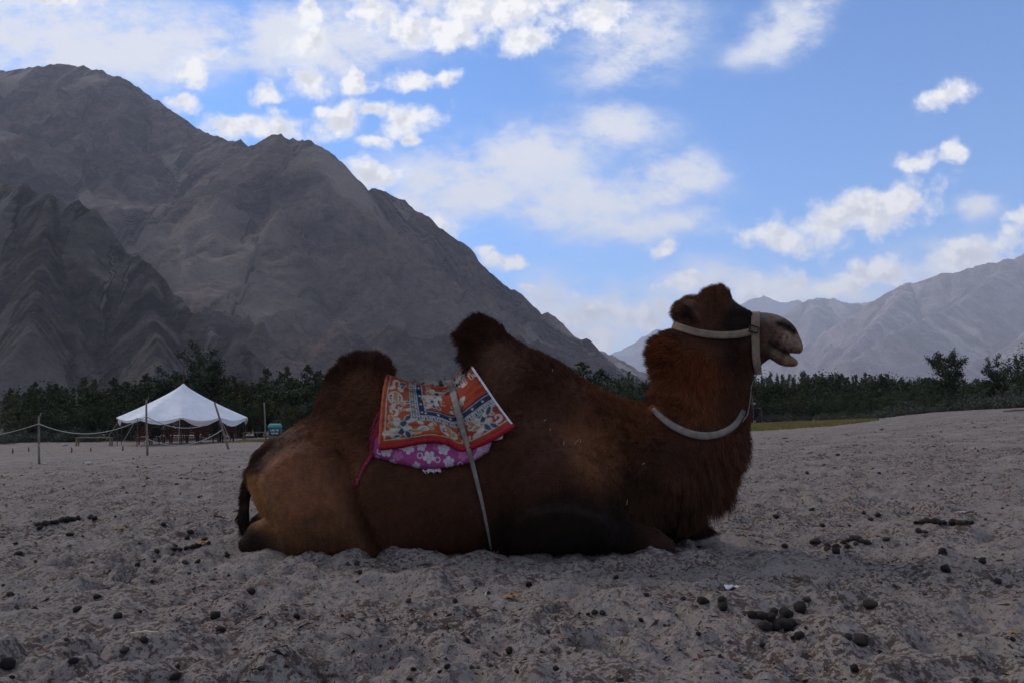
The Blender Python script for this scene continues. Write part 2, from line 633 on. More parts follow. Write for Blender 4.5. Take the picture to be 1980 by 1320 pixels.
def rock_mat(name, c_dark, c_mid, c_scree, fs, bumpd, snow=None, warm=(0.2, 0.15, 0.115)):
    m, t, b = new_mat(name, c_mid, 0.95, 0.05)
    tc = t.node('ShaderNodeTexCoord')
    ov = tc.outputs['Object']
    fl = attr_color(t, 'flow').outputs['Vector']
    geo = t.node('ShaderNodeNewGeometry')
    sp = t.node('ShaderNodeSeparateXYZ')
    t.l.new(geo.outputs['Normal'], sp.inputs[0])
    streak = t.noise(t.mapping(fl, scale=(1.0 / fs, 0.16 / fs, 0)), 1.6, 7, 0.7, 0.2)
    rockn = t.noise(t.mapping(ov, scale=(1.0 / fs, 1.0 / fs, 1.6 / fs)), 1.3, 8, 0.68, 0.5)
    fine = t.noise(t.mapping(ov, scale=(1.0 / fs, 1.0 / fs, 1.0 / fs)), 7.0, 5, 0.7)
    strata = t.noise(t.mapping(ov, rot=(0.5, 0.35, 0), scale=(0.25 / fs, 0.25 / fs, 2.4 / fs)), 2.0, 5, 0.65, 0.8)
    c = t.mix(t.ramp(t.math('ADD', t.math('MULTIPLY', rockn, .6), t.math('MULTIPLY', streak, .4)), .40, .60), c_dark, c_mid)
    patch = t.noise(t.mapping(ov, scale=(.22 / fs, .22 / fs, .3 / fs)), 1.0, 4, .6, 1.0)
    c = t.mix(t.math('MULTIPLY', t.ramp(patch, .5, .66), .5), c, warm)
    c = t.mix(t.math('MULTIPLY', t.ramp(strata, .50, .70), .16), c, warm)
    c = t.mix(t.math('MULTIPLY', t.ramp(fine, .42, .62), .62), c, c_dark)
    fz = t.node('ShaderNodeSeparateXYZ')
    t.l.new(fl, fz.inputs[0])
    thin = t.noise(t.mapping(fl, scale=(1.0 / fs, 0.05 / fs, 0)), 7.0, 5, 0.65, 0.3)
    scree = t.math('MULTIPLY', t.ramp(t.math('ADD', t.math('MULTIPLY', streak, .72), t.math('MULTIPLY', thin, .30)), .48, .60), t.ramp(fz.outputs[2], 1.0, .1, .35, 1.0))
    c = t.mix(t.math('MULTIPLY', scree, .85), c, c_scree)
    if snow:
        sz = t.node('ShaderNodeSeparateXYZ')
        t.l.new(ov, sz.inputs[0])
        sn = t.math('MULTIPLY', t.ramp(sz.outputs[2], snow, snow + 250), t.ramp(t.math('ADD', rockn, t.math('MULTIPLY', sp.outputs[2], .3)), .70, .78))
        c = t.mix(sn, c, (0.8, 0.82, 0.86))
    t.l.new(c, b.inputs['Base Color'])
    bp = t.node('ShaderNodeBump')
    bp.inputs['Strength'].default_value = 1.0
    bp.inputs['Distance'].default_value = bumpd
    hgt = t.math('ADD', t.math('MULTIPLY', rockn, 1.2), t.math('ADD', t.math('MULTIPLY', fine, .55), t.math('MULTIPLY', streak, .6)))
    t.l.new(hgt, bp.inputs['Height'])
    t.l.new(bp.outputs[0], b.inputs['Normal'])
    return m


m_rockA = rock_mat('dark_cliff_rock', (0.030, 0.025, 0.026), (0.135, 0.104, 0.094), (0.40, 0.345, 0.30), 60, 48, warm=(0.19, 0.135, 0.105))
m_rockB = rock_mat('brown_mountain_rock', (0.062, 0.048, 0.048), (0.235, 0.172, 0.148), (0.44, 0.345, 0.285), 130, 120, warm=(0.33, 0.22, 0.165))
m_rockC = rock_mat('tan_mountain_rock', (0.20, 0.15, 0.13), (0.36, 0.28, 0.235), (0.55, 0.47, 0.41), 340, 160, warm=(0.36, 0.27, 0.22))
m_rockD = rock_mat('snowy_mountain_rock', (0.15, 0.14, 0.14), (0.24, 0.215, 0.2), (0.4, 0.37, 0.35), 400, 200, snow=3050)

# rocky shoulder with scree fans, beyond the tent
mountain('cliff_shoulder',
         [[(-1400, 120, 1250), (-900, 200, 1250), (-300, 300, 1180), (0, 343, 1120), (50, 350, 1110), (100, 372, 1100), (150, 388, 1090), (180, 402, 1085), (205, 462, 1070),
           (250, 490, 1060), (290, 507, 1050), (330, 560, 1035), (385, 602, 1015), (440, 647, 1000), (468, 655, 990), (500, 697, 975), (530, 735, 960), (580, 790, 940)],
          [(100, 372, 1100), (80, 520, 960), (60, 640, 860)], [(290, 507, 1050), (300, 620, 930), (310, 700, 850)], [(-200, 310, 1170), (-260, 500, 950), (-300, 650, 820)]],
         (-2300, -180, 420, 1500), 5.0, 1.0, 5, 5.0, 30.0, 60.0, m_rockA,
         prof=lambda d: np.where(d < 150, 1.35 * d, 202 + 0.62 * (d - 150)), base=-12)
# the big pyramid and the massif behind it
mountain('pyramid_mountain',
         [[(-2400, -250, 3000), (-1500, -60, 3300), (-800, 60, 3450), (-300, 105, 3450), (0, 136, 3400), (60, 130, 3400), (118, 122, 3400), (200, 136, 3350), (240, 150, 3320), (300, 192, 3250),  # unseen crest to the left raised to block a low sun
           (350, 226, 3150), (400, 258, 3050), (440, 268, 2950), (465, 270, 2880), (492, 284, 2800), (520, 264, 2680), (545, 258, 2620), (575, 270, 2600), (603, 268, 2580)],
          [(603, 268, 2580), (640, 312, 2570), (660, 335, 2570), (690, 350, 2570), (735, 366, 2600), (778, 386, 2620), (800, 414, 2620), (860, 456, 2620),
           (920, 506, 2600), (990, 556, 2570), (1060, 602, 2530), (1130, 654, 2480), (1200, 706, 2430), (1260, 746, 2380), (1310, 795, 2330)],
          [(575, 270, 2600), (500, 335, 2480), (430, 367, 2380), (330, 442, 2240), (275, 492, 2140), (190, 590, 1980)],
          [(603, 268, 2580), (600, 400, 2350), (590, 520, 2130), (560, 640, 1900)],
          [(800, 414, 2620), (790, 540, 2340), (770, 650, 2080)],
          [(118, 122, 3400), (100, 270, 3050), (70, 400, 2760)], [(300, 192, 3250), (280, 330, 2930), (235, 430, 2700)],
          [(-500, 95, 3480), (-480, 320, 3050), (-520, 520, 2600)], [(-1200, 0, 3400), (-1150, 320, 2900)]],
         (-7000, 900, 900, 4600), 12.0, 0.72, 30, 10.0, 78.0, 190.0, m_rockB,
         prof=lambda d: np.where(d < 500, 0.86 * d, 430 + 0.66 * (d - 500)), base=-10)
# small tan ridge that closes the valley
mountain('valley_ridge', [[(1040, 600, 4300), (1140, 668, 4250), (1180, 685, 4200), (1230, 712, 4150), (1290, 745, 4100), (1340, 780, 4050)]],
         (100, 1500, 3500, 4900), 14.0, 0.7, 60, 10, 30, 160, m_rockC, base=-10)
# sunlit range across the valley
mountain('sunlit_range',
         [[(1400, 720, 13050), (1450, 680, 13050), (1500, 622, 13050), (1545, 588, 13050), (1580, 572, 13050), (1612, 576, 12978), (1660, 590, 12760), (1740, 620, 12325)],
          [(1580, 572, 13050), (1560, 650, 11600), (1540, 700, 10585)],
          [(1640, 620, 11020), (1690, 581, 10875), (1720, 562, 10730), (1760, 545, 10585), (1800, 535, 10512), (1850, 525, 10440), (1900, 512, 10368), (1950, 500, 10295), (1980, 490, 10295), (2150, 465, 10150), (2500, 430, 10150), (3000, 440, 10150)],
          [(1950, 500, 10295), (1850, 590, 9135), (1760, 625, 8555), (1700, 660, 8120), (1610, 725, 7540)],
          [(1760, 545, 10585), (1700, 620, 9570), (1640, 680, 8845)],
          [(2150, 465, 10150), (2060, 590, 8265), (1980, 655, 7250), (1850, 715, 6525), (1780, 760, 6162)],
          [(2500, 430, 10150), (2400, 580, 7975), (2300, 680, 6670)]],
         (2400, 14200, 4900, 15600), 34.0, 0.6, 90, 28, 235, 600, m_rockC, prof=lambda d: np.where(d < 1300, 0.75 * d, 975 + 0.5 * (d - 1300)), base=-10)
# far snowy peaks
mountain('snow_peaks',
         [[(1150, 730, 20300), (1200, 690, 20300), (1240, 655, 20300), (1272, 634, 20300), (1330, 622, 20300), (1390, 608, 20300), (1430, 590, 20300), (1455, 577, 20300), (1477, 571, 20300), (1492, 579, 20300), (1520, 586, 20300),
           (1541, 579, 20300), (1565, 596, 20300), (1700, 580, 20300), (1900, 600, 20300)],
          [(1330, 622, 20300), (1310, 690, 18125)], [(1477, 571, 20300), (1460, 650, 18125)]],
         (1300, 13800, 15650, 22900), 60.0, 0.6, 130, 38, 230, 870, m_rockD, base=-10)

# ------------------------------------------------------------------ haze over the valley
hb = MB().box((4200, 10300, 1400), (20400, 26600, 3020))
mh = bpy.data.materials.new('valley_haze')
mh.use_nodes = True
th = NT(mh.node_tree)
for n in list(th.n):
    if n.type != 'OUTPUT_MATERIAL':
        th.n.remove(n)
pv = th.node('ShaderNodeVolumePrincipled')
pv.inputs['Color'].default_value = (0.84, 0.88, 1.0, 1)
pv.inputs['Density'].default_value = 5.6e-5
pv.inputs['Anisotropy'].default_value = 0.0
th.l.new(pv.outputs[0], th.n['Material Output'].inputs['Volume'])
tag(hb.build('haze', mh), kind='stuff')
# ------------------------------------------------------------------ camel
Y0 = 4.45          # the animal's middle plane


def catmull(pts, n=6, closed=True):
    P = np.asarray(pts, float)
    k = len(P)
    out = []
    for i in range(k if closed else k - 1):
        if closed:
            p0, p1, p2, p3 = P[(i - 1) % k], P[i], P[(i + 1) % k], P[(i + 2) % k]
        else:
            p0, p1, p2, p3 = P[max(i - 1, 0)], P[i], P[i + 1], P[min(i + 2, k - 1)]
        for j in range(n):
            q = j / n
            out.append(0.5 * (2 * p1 + (p2 - p0) * q + (2 * p0 - 5 * p1 + 4 * p2 - p3) * q * q + (3 * p1 - p0 - 3 * p2 + p3) * q ** 3))
    if not closed:
        out.append(P[-1])
    return np.array(out)


def poly_sd(X, Z, poly):
    """signed distance to a polygon, positive inside"""
    d = np.full(X.shape, 1e9)
    ins = np.zeros(X.shape, bool)
    k = len(poly)
    for i in range(k):
        a, b = poly[i], poly[(i + 1) % k]
        ex, ez = b[0] - a[0], b[1] - a[1]
        tt = np.clip(((X - a[0]) * ex + (Z - a[1]) * ez) / (ex * ex + ez * ez + 1e-12), 0, 1)
        d = np.minimum(d, (X - a[0] - tt * ex) ** 2 + (Z - a[1] - tt * ez) ** 2)
        if a[1] != b[1]:
            c = (a[1] > Z) != (b[1] > Z)
            ins ^= c & (X < (b[0] - a[0]) * (Z - a[1]) / (b[1] - a[1]) + a[0])
    d = np.sqrt(d)
    return np.where(ins, d, -d)


def mid(px, py, Y=Y0):
    p = at(px, py, Y)
    return p[0], p[2]


OUTLINE = [(527, 862), (540, 840), (565, 822), (592, 806), (609, 797), (613, 772), (632, 735), (652, 703), (685, 680), (722, 679), (748, 688), (763, 712),
           (772, 738), (800, 752), (840, 758), (866, 755), (884, 738), (897, 708), (889, 690), (884, 655), (890, 628), (908, 610), (934, 606), (962, 618), (1000, 655),
           (1040, 676), (1085, 697), (1135, 733), (1185, 760), (1240, 778), (1254, 764), (1262, 742), (1253, 706), (1249, 678), (1258, 652), (1280, 637), (1302, 628),
           (1296, 606), (1302, 586), (1322, 573), (1346, 570), (1356, 559), (1376, 551), (1398, 551), (1413, 562), (1420, 582), (1436, 592), (1455, 603), (1475, 603), (1500, 607), (1522, 618),
           (1537, 632), (1546, 650), (1553, 666), (1553, 677), (1549, 684), (1540, 685), (1532, 684), (1527, 683), (1531, 687), (1538, 691), (1544, 699), (1540, 709), (1520, 710), (1502, 704), (1490, 696),
           (1482, 700), (1468, 713), (1459, 724), (1453, 745), (1450, 790), (1450, 840), (1440, 880), (1424, 920), (1400, 952), (1368, 978), (1335, 1000),
           (1290, 1030), (1240, 1058), (1100, 1072), (980, 1072), (850, 1080), (720, 1084), (560, 1086), (548, 1060), (530, 1020), (508, 985), (491, 948), (484, 922), (488, 900), (505, 880)]
# fur length in metres at points of the side view
FURLEN = [(1331, 600, .006), (1338, 612, .008), (560, 900, .012), (620, 980, .012), (760, 960, .014), (900, 960, .016), (1050, 900, .018), (1100, 1030, .012), (560, 830, .014), (620, 770, .030), (690, 690, .062), (730, 695, .05), (690, 750, .03),
          (650, 712, .06), (900, 640, .075), (935, 615, .062), (895, 680, .06), (985, 650, .045), (960, 690, .022), (1080, 700, .034), (1180, 758, .036), (1100, 780, .018), (1240, 785, .035), (1270, 690, .055), (1255, 740, .05),
          (1340, 720, .045), (1420, 780, .042), (1360, 840, .032), (1300, 860, .020), (1430, 880, .075), (1390, 930, .10), (1340, 970, .10), (1250, 960, .03), (1390, 556, .04), (1350, 572, .035), (1305, 590, .028),
          (1360, 610, .014), (1430, 600, .012), (1470, 620, .005), (1520, 640, .004), (1530, 695, .008), (1460, 690, .012), (510, 1040, .012), (1290, 1045, .012), (1420, 700, .035), (1380, 660, .018), (475, 950, .024), (470, 1010, .024), (490, 900, .022)]
_out = catmull(OUTLINE, 4)
OUTW = np.array([mid(*p) for p in _out])
HC = 0.0095
xs_, zs_ = np.arange(-1.72, 1.78, HC), np.arange(-0.10, 1.62, HC)
GX, GZ = np.meshgrid(xs_, zs_, indexing='ij')


def to_px(x, z, y=Y0):
    """side-view photo coordinates of a point in the middle plane"""
    dy, dz = y, z - CAMZ
    fw = dy * math.cos(PITCH) + dz * math.sin(PITCH)
    up = -dy * math.sin(PITCH) + dz * math.cos(PITCH)
    return CX + FOC * x / fw, CY - FOC * up / fw


PXg, PYg = to_px(GX, GZ)
FURLEN = [(a_, b_, c_ * (.84 if c_ > .03 else .9)) for a_, b_, c_ in FURLEN]
FLg = idw(PXg, PYg, FURLEN, 4)[..., 0]
D2 = poly_sd(GX, GZ, OUTW) - 0.65 * FLg
WD = idw(PXg, PYg, [(530, 900, .27, .20), (560, 1000, .34, .22), (640, 960, .37, .26), (640, 850, .27, .24), (850, 960, .41, .32), (850, 1050, .36, .22), (850, 810, .30, .22), (1000, 900, .40, .32), (1120, 950, .37, .30), (1120, 1050, .33, .2),
                         (690, 735, .13, .13), (640, 760, .16, .14), (940, 670, .13, .13), (905, 640, .09, .09), (1020, 740, .19, .17), (1120, 790, .22, .18), (1230, 850, .22, .19), (1240, 960, .25, .22), (1300, 730, .15, .15), (1370, 720, .16, .16), (1420, 790, .15, .15), (1360, 860, .21, .21),
                         (1400, 930, .19, .2), (1320, 990, .2, .2), (1335, 600, .105, .10), (1390, 580, .085, .085), (1420, 630, .10, .10), (1400, 680, .12, .12), (1470, 650, .068, .07), (1510, 635, .058, .055), (1540, 662, .042, .04), (1520, 692, .034, .03), (1480, 690, .045, .04)], 5)
Wg, Dg = WD[..., 0], WD[..., 1]


def boxblur(a, k, it=3):
    for _ in range(it):
        for ax in (0, 1):
            p = np.pad(a, [(k, k) if i == ax else (0, 0) for i in range(2)], mode='edge')
            c = np.cumsum(p, axis=ax)
            c = np.concatenate([np.zeros_like(np.take(c, [0], ax)), c], axis=ax)
            n = a.shape[ax]
            a = (np.take(c, np.arange(2 * k + 1, 2 * k + 1 + n), ax) - np.take(c, np.arange(n), ax)) / (2 * k + 1)
    return a


Wg, Dg = boxblur(Wg, 6), boxblur(Dg, 6)
NEAR = Y0 - 0.36


def lump(pts, amp, soft, inset=0.0):
    poly = np.array([mid(px, py, NEAR) for px, py in catmull(pts, 4)])
    return amp * sstep(-inset, soft, poly_sd(GX, GZ, poly))


# muscle masses that stand proud of the flank: thigh, shoulder, folded foreleg
Wg = Wg + lump([(560, 850), (610, 850), (645, 885), (660, 930), (690, 990), (725, 1060), (730, 1100), (540, 1100), (515, 1020), (480, 940), (495, 890)], .085, .085)
Wg = Wg + lump([(1000, 900), (1080, 840), (1150, 870), (1190, 950), (1205, 1010), (1200, 1085), (1000, 1095), (985, 1040), (975, 970)], .075, .11)
Wg = Wg + lump([(1000, 985), (1080, 965), (1160, 985), (1215, 1030), (1225, 1090), (1000, 1095), (985, 1040)], .045, .05)
Wg = Wg - lump([(1215, 800), (1235, 800), (1240, 900), (1225, 990), (1200, 990), (1205, 900)], .03, .05, .03)
Wg = Wg - lump([(640, 880), (665, 880), (690, 960), (735, 1065), (712, 1065), (665, 965)], 0.06, .03, .025)
YM = Wg * np.sqrt(np.clip(1 - (1 - np.clip(D2 / Dg, 0, 1)) ** 2, 0, 1))


def sample2(A, x, z):
    fx = np.clip((np.asarray(x) - xs_[0]) / HC, 0, len(xs_) - 1.001)
    fz = np.clip((np.asarray(z) - zs_[0]) / HC, 0, len(zs_) - 1.001)
    i, j = fx.astype(int), fz.astype(int)
    u, v = fx - i, fz - j
    return A[i, j] * (1 - u) * (1 - v) + A[i + 1, j] * u * (1 - v) + A[i, j + 1] * (1 - u) * v + A[i + 1, j + 1] * u * v


def on_flank(px, py, off=0.01):
    """point on the animal's near side that the photo shows at (px, py), standing off by some distance"""
    y = Y0 - 0.2
    for _ in range(14):
        p = at(px, py, y)
        y = 0.5 * y + 0.5 * (Y0 - float(sample2(YM, p[0], p[2])) - off)
    return at(px, py, y)


# body field: inflated side view, then legs, tail and ears merged in
ys_ = np.arange(-0.60, 0.601, HC)
inv = 1 - D2 / Dg
inv = np.where(inv < 0, 0, inv)
F = np.empty((len(xs_), len(ys_), len(zs_)), np.float32)
for j, y in enumerate(ys_):
    F[:, j, :] = (np.sqrt((y / Wg) ** 2 + inv ** 2) - 1) * np.minimum(Wg, Dg)


def smin(a, b, k):
    h = np.clip(0.5 + 0.5 * (b - a) / k, 0, 1)
    return b + (a - b) * h - k * h * (1 - h)


def capsule(pa, pb, ra, rb, k=0.03, sy=1.0, cut=False):
    pa, pb = np.array(pa, float), np.array(pb, float)
    R = max(ra, rb) * max(1, sy) + 0.10
    lo, hi = np.minimum(pa, pb) - R, np.maximum(pa, pb) + R
    i0, i1 = np.searchsorted(xs_, [lo[0], hi[0]])
    j0, j1 = np.searchsorted(ys_, [lo[1], hi[1]])
    k0, k1 = np.searchsorted(zs_, [lo[2], hi[2]])
    X, Y, Z = np.meshgrid(xs_[i0:i1], ys_[j0:j1], zs_[k0:k1], indexing='ij')
    e = pb - pa
    t_ = np.clip(((X - pa[0]) * e[0] + (Y - pa[1]) * e[1] + (Z - pa[2]) * e[2]) / (e @ e + 1e-9), 0, 1)
    d = np.sqrt((X - pa[0] - t_ * e[0]) ** 2 + ((Y - pa[1] - t_ * e[1]) / sy) ** 2 + (Z - pa[2] - t_ * e[2]) ** 2) - (ra + t_ * (rb - ra))
    sub = F[i0:i1, j0:j1, k0:k1]
    F[i0:i1, j0:j1, k0:k1] = -smin(-sub, d, k) if cut else smin(sub, d, k)


def cp(px, py, y):
    p = at(px, py, Y0 + y)
    return (p[0], y, p[2])


for sgn, hk in ((-1, (486, 1052)), (1, (492, 1032))):
    capsule(cp(hk[0], hk[1], .22 * sgn), cp(hk[0] + 22, hk[1] - 14, .23 * sgn), .062, .085, .03)
    capsule(cp(hk[0] + 22, hk[1] - 14, .23 * sgn), cp(600, 1062, .26 * sgn), .085, .09, .03)
capsule(cp(1170, 1030, -.24), cp(1262, 1048, -.23), .10, .072, .03)
capsule(cp(1262, 1048, -.23), cp(1287, 1056, -.22), .066, .052, .02)
capsule(cp(1200, 1010, .16), cp(1335, 1026, .18), .10, .072, .03)
capsule(cp(1335, 1026, .18), cp(1352, 1032, .18), .062, .05, .02)
TAIL = [(530, 858), (502, 882), (484, 915), (475, 955), (471, 1000), (474, 1032)]
for (a, b_), (r1, r2) in zip(zip(TAIL[:-1], TAIL[1:]), ((.045, .034), (.034, .028), (.028, .026), (.026, .028), (.028, .022))):
    capsule(cp(a[0], a[1], -.02), cp(b_[0], b_[1], -.02), r1, r2, .02)
for sgn in (-1, 1):
    capsule(cp(1345, 618, .095 * sgn), cp(1332, 603, .150 * sgn), .030, .026, .012)       # ears
    capsule(cp(1332, 602, .150 * sgn), cp(1326, 590, .160 * sgn), .026, .010, .012)
    capsule(cp(1329, 604, .182 * sgn), cp(1329, 594, .180 * sgn), .013, .009, .008, cut=True)
    capsule(cp(1408, 600, .078 * sgn), cp(1448, 606, .070 * sgn), .026, .020, .02)        # brow over the eye
    capsule(cp(1504, 625, .060 * sgn), cp(1533, 641, .046 * sgn), .010, .013, .006, cut=True)  # nostril slit
    capsule(cp(1524, 684, .042 * sgn), cp(1490, 665, .064 * sgn), .009, .006, .008, cut=True)
    for wk in range(4):                                                                       # wrinkled cheek
        capsule(cp(1494 + 9 * wk, 640 + 3 * wk, .068 * sgn - .004 * wk * sgn), cp(1486 + 10 * wk, 657 + 5 * wk, .066 * sgn - .004 * wk * sgn), .005, .004, .008, cut=True)  # corner of the mouth
for i in range(7):     # folds of skin where the neck folds against the shoulder
    x = 1150 + 14 * i
    for sgn in (-1, 1):
        a, b_ = cp(x, 770 + i * 3, 0), cp(x + 18, 850 + i * 5, 0)
        ya, yb = float(sample2(YM, a[0], a[2])), float(sample2(YM, b_[0], b_[2]))
        capsule((a[0], sgn * (ya + .004), a[2]), (b_[0], sgn * (yb + .006), b_[2]), .008, .006, .012, cut=True)


def surface_nets(F, ox, h):
    S = F < 0
    nx, ny, nz = F.shape
    cnt = np.zeros((nx - 1, ny - 1, nz - 1), np.int8)
    for i in (0, 1):
        for j in (0, 1):
            for k in (0, 1):
                cnt += S[i:nx - 1 + i, j:ny - 1 + j, k:nz - 1 + k]
    act = (cnt > 0) & (cnt < 8)
    I, J, K = np.nonzero(act)
    vid = np.full(act.shape, -1, np.int64)
    vid[I, J, K] = np.arange(len(I))
    acc, num = np.zeros((len(I), 3)), np.zeros(len(I))
    cor = [(i, j, k) for i in (0, 1) for j in (0, 1) for k in (0, 1)]
    val = {c: F[I + c[0], J + c[1], K + c[2]].astype(float) for c in cor}
    for c in cor:
        for ax in range(3):
            if c[ax] == 0:
                d = list(c)
                d[ax] = 1
                d = tuple(d)
                fa, fb = val[c], val[d]
                m = (fa < 0) != (fb < 0)
                tq = np.where(m, fa / np.where(m, fa - fb, 1), 0)
                for q in range(3):
                    acc[:, q] += np.where(m, c[q] + (tq if q == ax else 0), 0)
                num += m
    P = (np.stack([I, J, K], -1) + acc / num[:, None]) * h + np.array(ox)
    faces = []
    for ax in range(3):
        u, v = (ax + 1) % 3, (ax + 2) % 3
        a = S
        b = np.roll(S, -1, ax)
        m = a != b
        sl_ = [slice(1, -1)] * 3
        mm = np.zeros_like(m)
        mm[tuple(sl_)] = m[tuple(sl_)]
        idx = np.stack(np.nonzero(mm), -1)
        inside = S[tuple(idx.T)]
        q = []
        for du, dv in ((0, 0), (1, 0), (1, 1), (0, 1)):
            w = idx.copy()
            w[:, u] -= du
            w[:, v] -= dv
            q.append(vid[tuple(w.T)])
        q = np.stack(q, -1)
        q = np.where(inside[:, None], q, q[:, ::-1])
        faces.append(q)
    return P, np.concatenate(faces)


BV, BF = surface_nets(F, (xs_[0], ys_[0], zs_[0]), HC)
# relax the net a little
nb, deg = np.zeros_like(BV), np.zeros(len(BV))
ed = np.concatenate([BF[:, [0, 1]], BF[:, [1, 2]], BF[:, [2, 3]], BF[:, [3, 0]]])
for _ in range(3):
    nb[:] = 0
    deg[:] = 0
    for q in range(3):
        nb[:, q] = np.bincount(ed[:, 0], BV[ed[:, 1], q], len(BV)) + np.bincount(ed[:, 1], BV[ed[:, 0], q], len(BV))
    deg = np.bincount(ed[:, 0], minlength=len(BV)) + np.bincount(ed[:, 1], minlength=len(BV))
    BV = BV * 0.5 + 0.5 * nb / deg[:, None]
BV = BV + np.array((0, Y0, 0))
BN = np.cross(BV[BF[:, 2]] - BV[BF[:, 0]], BV[BF[:, 3]] - BV[BF[:, 1]])

# coat colour at points of the side view, nostril and mouth shade painted in
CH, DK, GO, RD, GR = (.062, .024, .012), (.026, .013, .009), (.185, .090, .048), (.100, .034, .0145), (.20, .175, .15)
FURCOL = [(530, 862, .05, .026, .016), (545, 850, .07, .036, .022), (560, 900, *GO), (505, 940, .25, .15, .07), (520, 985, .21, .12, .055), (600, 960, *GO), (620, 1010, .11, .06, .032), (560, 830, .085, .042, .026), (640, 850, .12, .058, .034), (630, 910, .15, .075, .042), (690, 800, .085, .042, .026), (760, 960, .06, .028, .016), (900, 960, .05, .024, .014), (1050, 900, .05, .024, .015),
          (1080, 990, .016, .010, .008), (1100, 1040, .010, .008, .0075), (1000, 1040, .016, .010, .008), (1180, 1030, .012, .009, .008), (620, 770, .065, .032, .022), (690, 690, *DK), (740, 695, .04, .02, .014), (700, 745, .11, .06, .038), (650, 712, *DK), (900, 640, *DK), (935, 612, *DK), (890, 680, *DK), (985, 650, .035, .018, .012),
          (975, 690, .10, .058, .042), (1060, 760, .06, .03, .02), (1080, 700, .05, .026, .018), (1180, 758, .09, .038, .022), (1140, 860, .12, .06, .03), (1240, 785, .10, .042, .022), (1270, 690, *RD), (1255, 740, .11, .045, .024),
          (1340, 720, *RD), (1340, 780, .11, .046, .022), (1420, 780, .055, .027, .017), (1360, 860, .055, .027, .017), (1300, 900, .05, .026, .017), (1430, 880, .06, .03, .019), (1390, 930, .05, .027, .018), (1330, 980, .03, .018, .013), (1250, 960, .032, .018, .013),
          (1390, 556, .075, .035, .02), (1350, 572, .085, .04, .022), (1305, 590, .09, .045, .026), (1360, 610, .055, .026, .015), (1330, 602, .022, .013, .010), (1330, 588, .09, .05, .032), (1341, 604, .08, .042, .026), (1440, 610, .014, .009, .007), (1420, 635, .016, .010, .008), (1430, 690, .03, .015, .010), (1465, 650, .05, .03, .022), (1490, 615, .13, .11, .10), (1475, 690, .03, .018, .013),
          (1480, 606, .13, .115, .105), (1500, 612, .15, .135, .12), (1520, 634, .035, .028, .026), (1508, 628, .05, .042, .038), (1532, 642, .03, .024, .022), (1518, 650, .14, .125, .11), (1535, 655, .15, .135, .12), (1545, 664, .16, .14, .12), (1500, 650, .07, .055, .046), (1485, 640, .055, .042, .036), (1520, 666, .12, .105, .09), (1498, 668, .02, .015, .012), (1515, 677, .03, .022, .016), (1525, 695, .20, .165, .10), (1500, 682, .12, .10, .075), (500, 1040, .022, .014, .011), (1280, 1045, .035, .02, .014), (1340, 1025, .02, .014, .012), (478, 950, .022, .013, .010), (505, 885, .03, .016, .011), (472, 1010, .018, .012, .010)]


def path_dist(px, py, path):
    d = np.full(np.shape(px), 1e9)
    for a, b_ in zip(path[:-1], path[1:]):
        ex, ey = b_[0] - a[0], b_[1] - a[1]
        q = np.clip(((px - a[0]) * ex + (py - a[1]) * ey) / (ex * ex + ey * ey), 0, 1)
        d = np.minimum(d, np.hypot(px - a[0] - q * ex, py - a[1] - q * ey))
    return d


def tone(x, y, z, jitter=0.0, rng=None):
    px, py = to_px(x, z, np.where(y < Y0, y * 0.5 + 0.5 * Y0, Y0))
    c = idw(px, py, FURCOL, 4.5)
    muz = np.exp(-((px - 1515) / 38.0) ** 2 - ((py - 640) / 42.0) ** 2)
    c = c * (1 + muz[..., None] * np.array((1.15, 1.02, .88)))
    muz = np.exp(-((px - 1520) / 45.0) ** 2 - ((py - 655) / 45.0) ** 2)
    c = c * (1 + muz * .55 * perlin(x / .012, z / .022 + y * 3, 44) + muz * .4 * perlin(x / .03, z / .012, 45))[..., None]
    m = 1 + 0.14 * perlin(x / .13 + 5, z / .13 + y * 3, 41) + 0.22 * perlin(x / .035, z / .06 + y * 9, 42) + 0.22 * perlin(x / .015, z / .03 + y * 9, 43)
    c = c * np.clip(m, .4, 1.8)[..., None]
    brown = (c[..., 0] > 1.35 * c[..., 2])[..., None]
    c = np.where(brown, c * np.array((1.14, .88, .73)), c)
    p2, q2 = to_px(x, z, y)
    for pth, wd, k in (([(1503, 625), (1519, 630), (1535, 641)], 5.0, .12), ([(1530, 686), (1515, 679), (1500, 671), (1488, 662)], 3.5, .15), ([(1500, 640), (1492, 655)], 2.5, .5), ([(1512, 646), (1503, 662)], 2.5, .5), ([(1524, 650), (1516, 668)], 2.5, .55), ([(1324, 612), (1326, 596)], 6.0, .35)):  # paints shade along nostril, mouth crease, cheek wrinkles and inner ear
        w_ = np.exp(-(path_dist(p2, q2, pth) / wd) ** 2)
        c = c * (1 - (1 - k) * w_)[..., None]
    if rng is not None:
        c = c * (1 + jitter * rng.standard_normal(len(c)))[:, None]
    return np.clip(c, 0.004, 0.6)


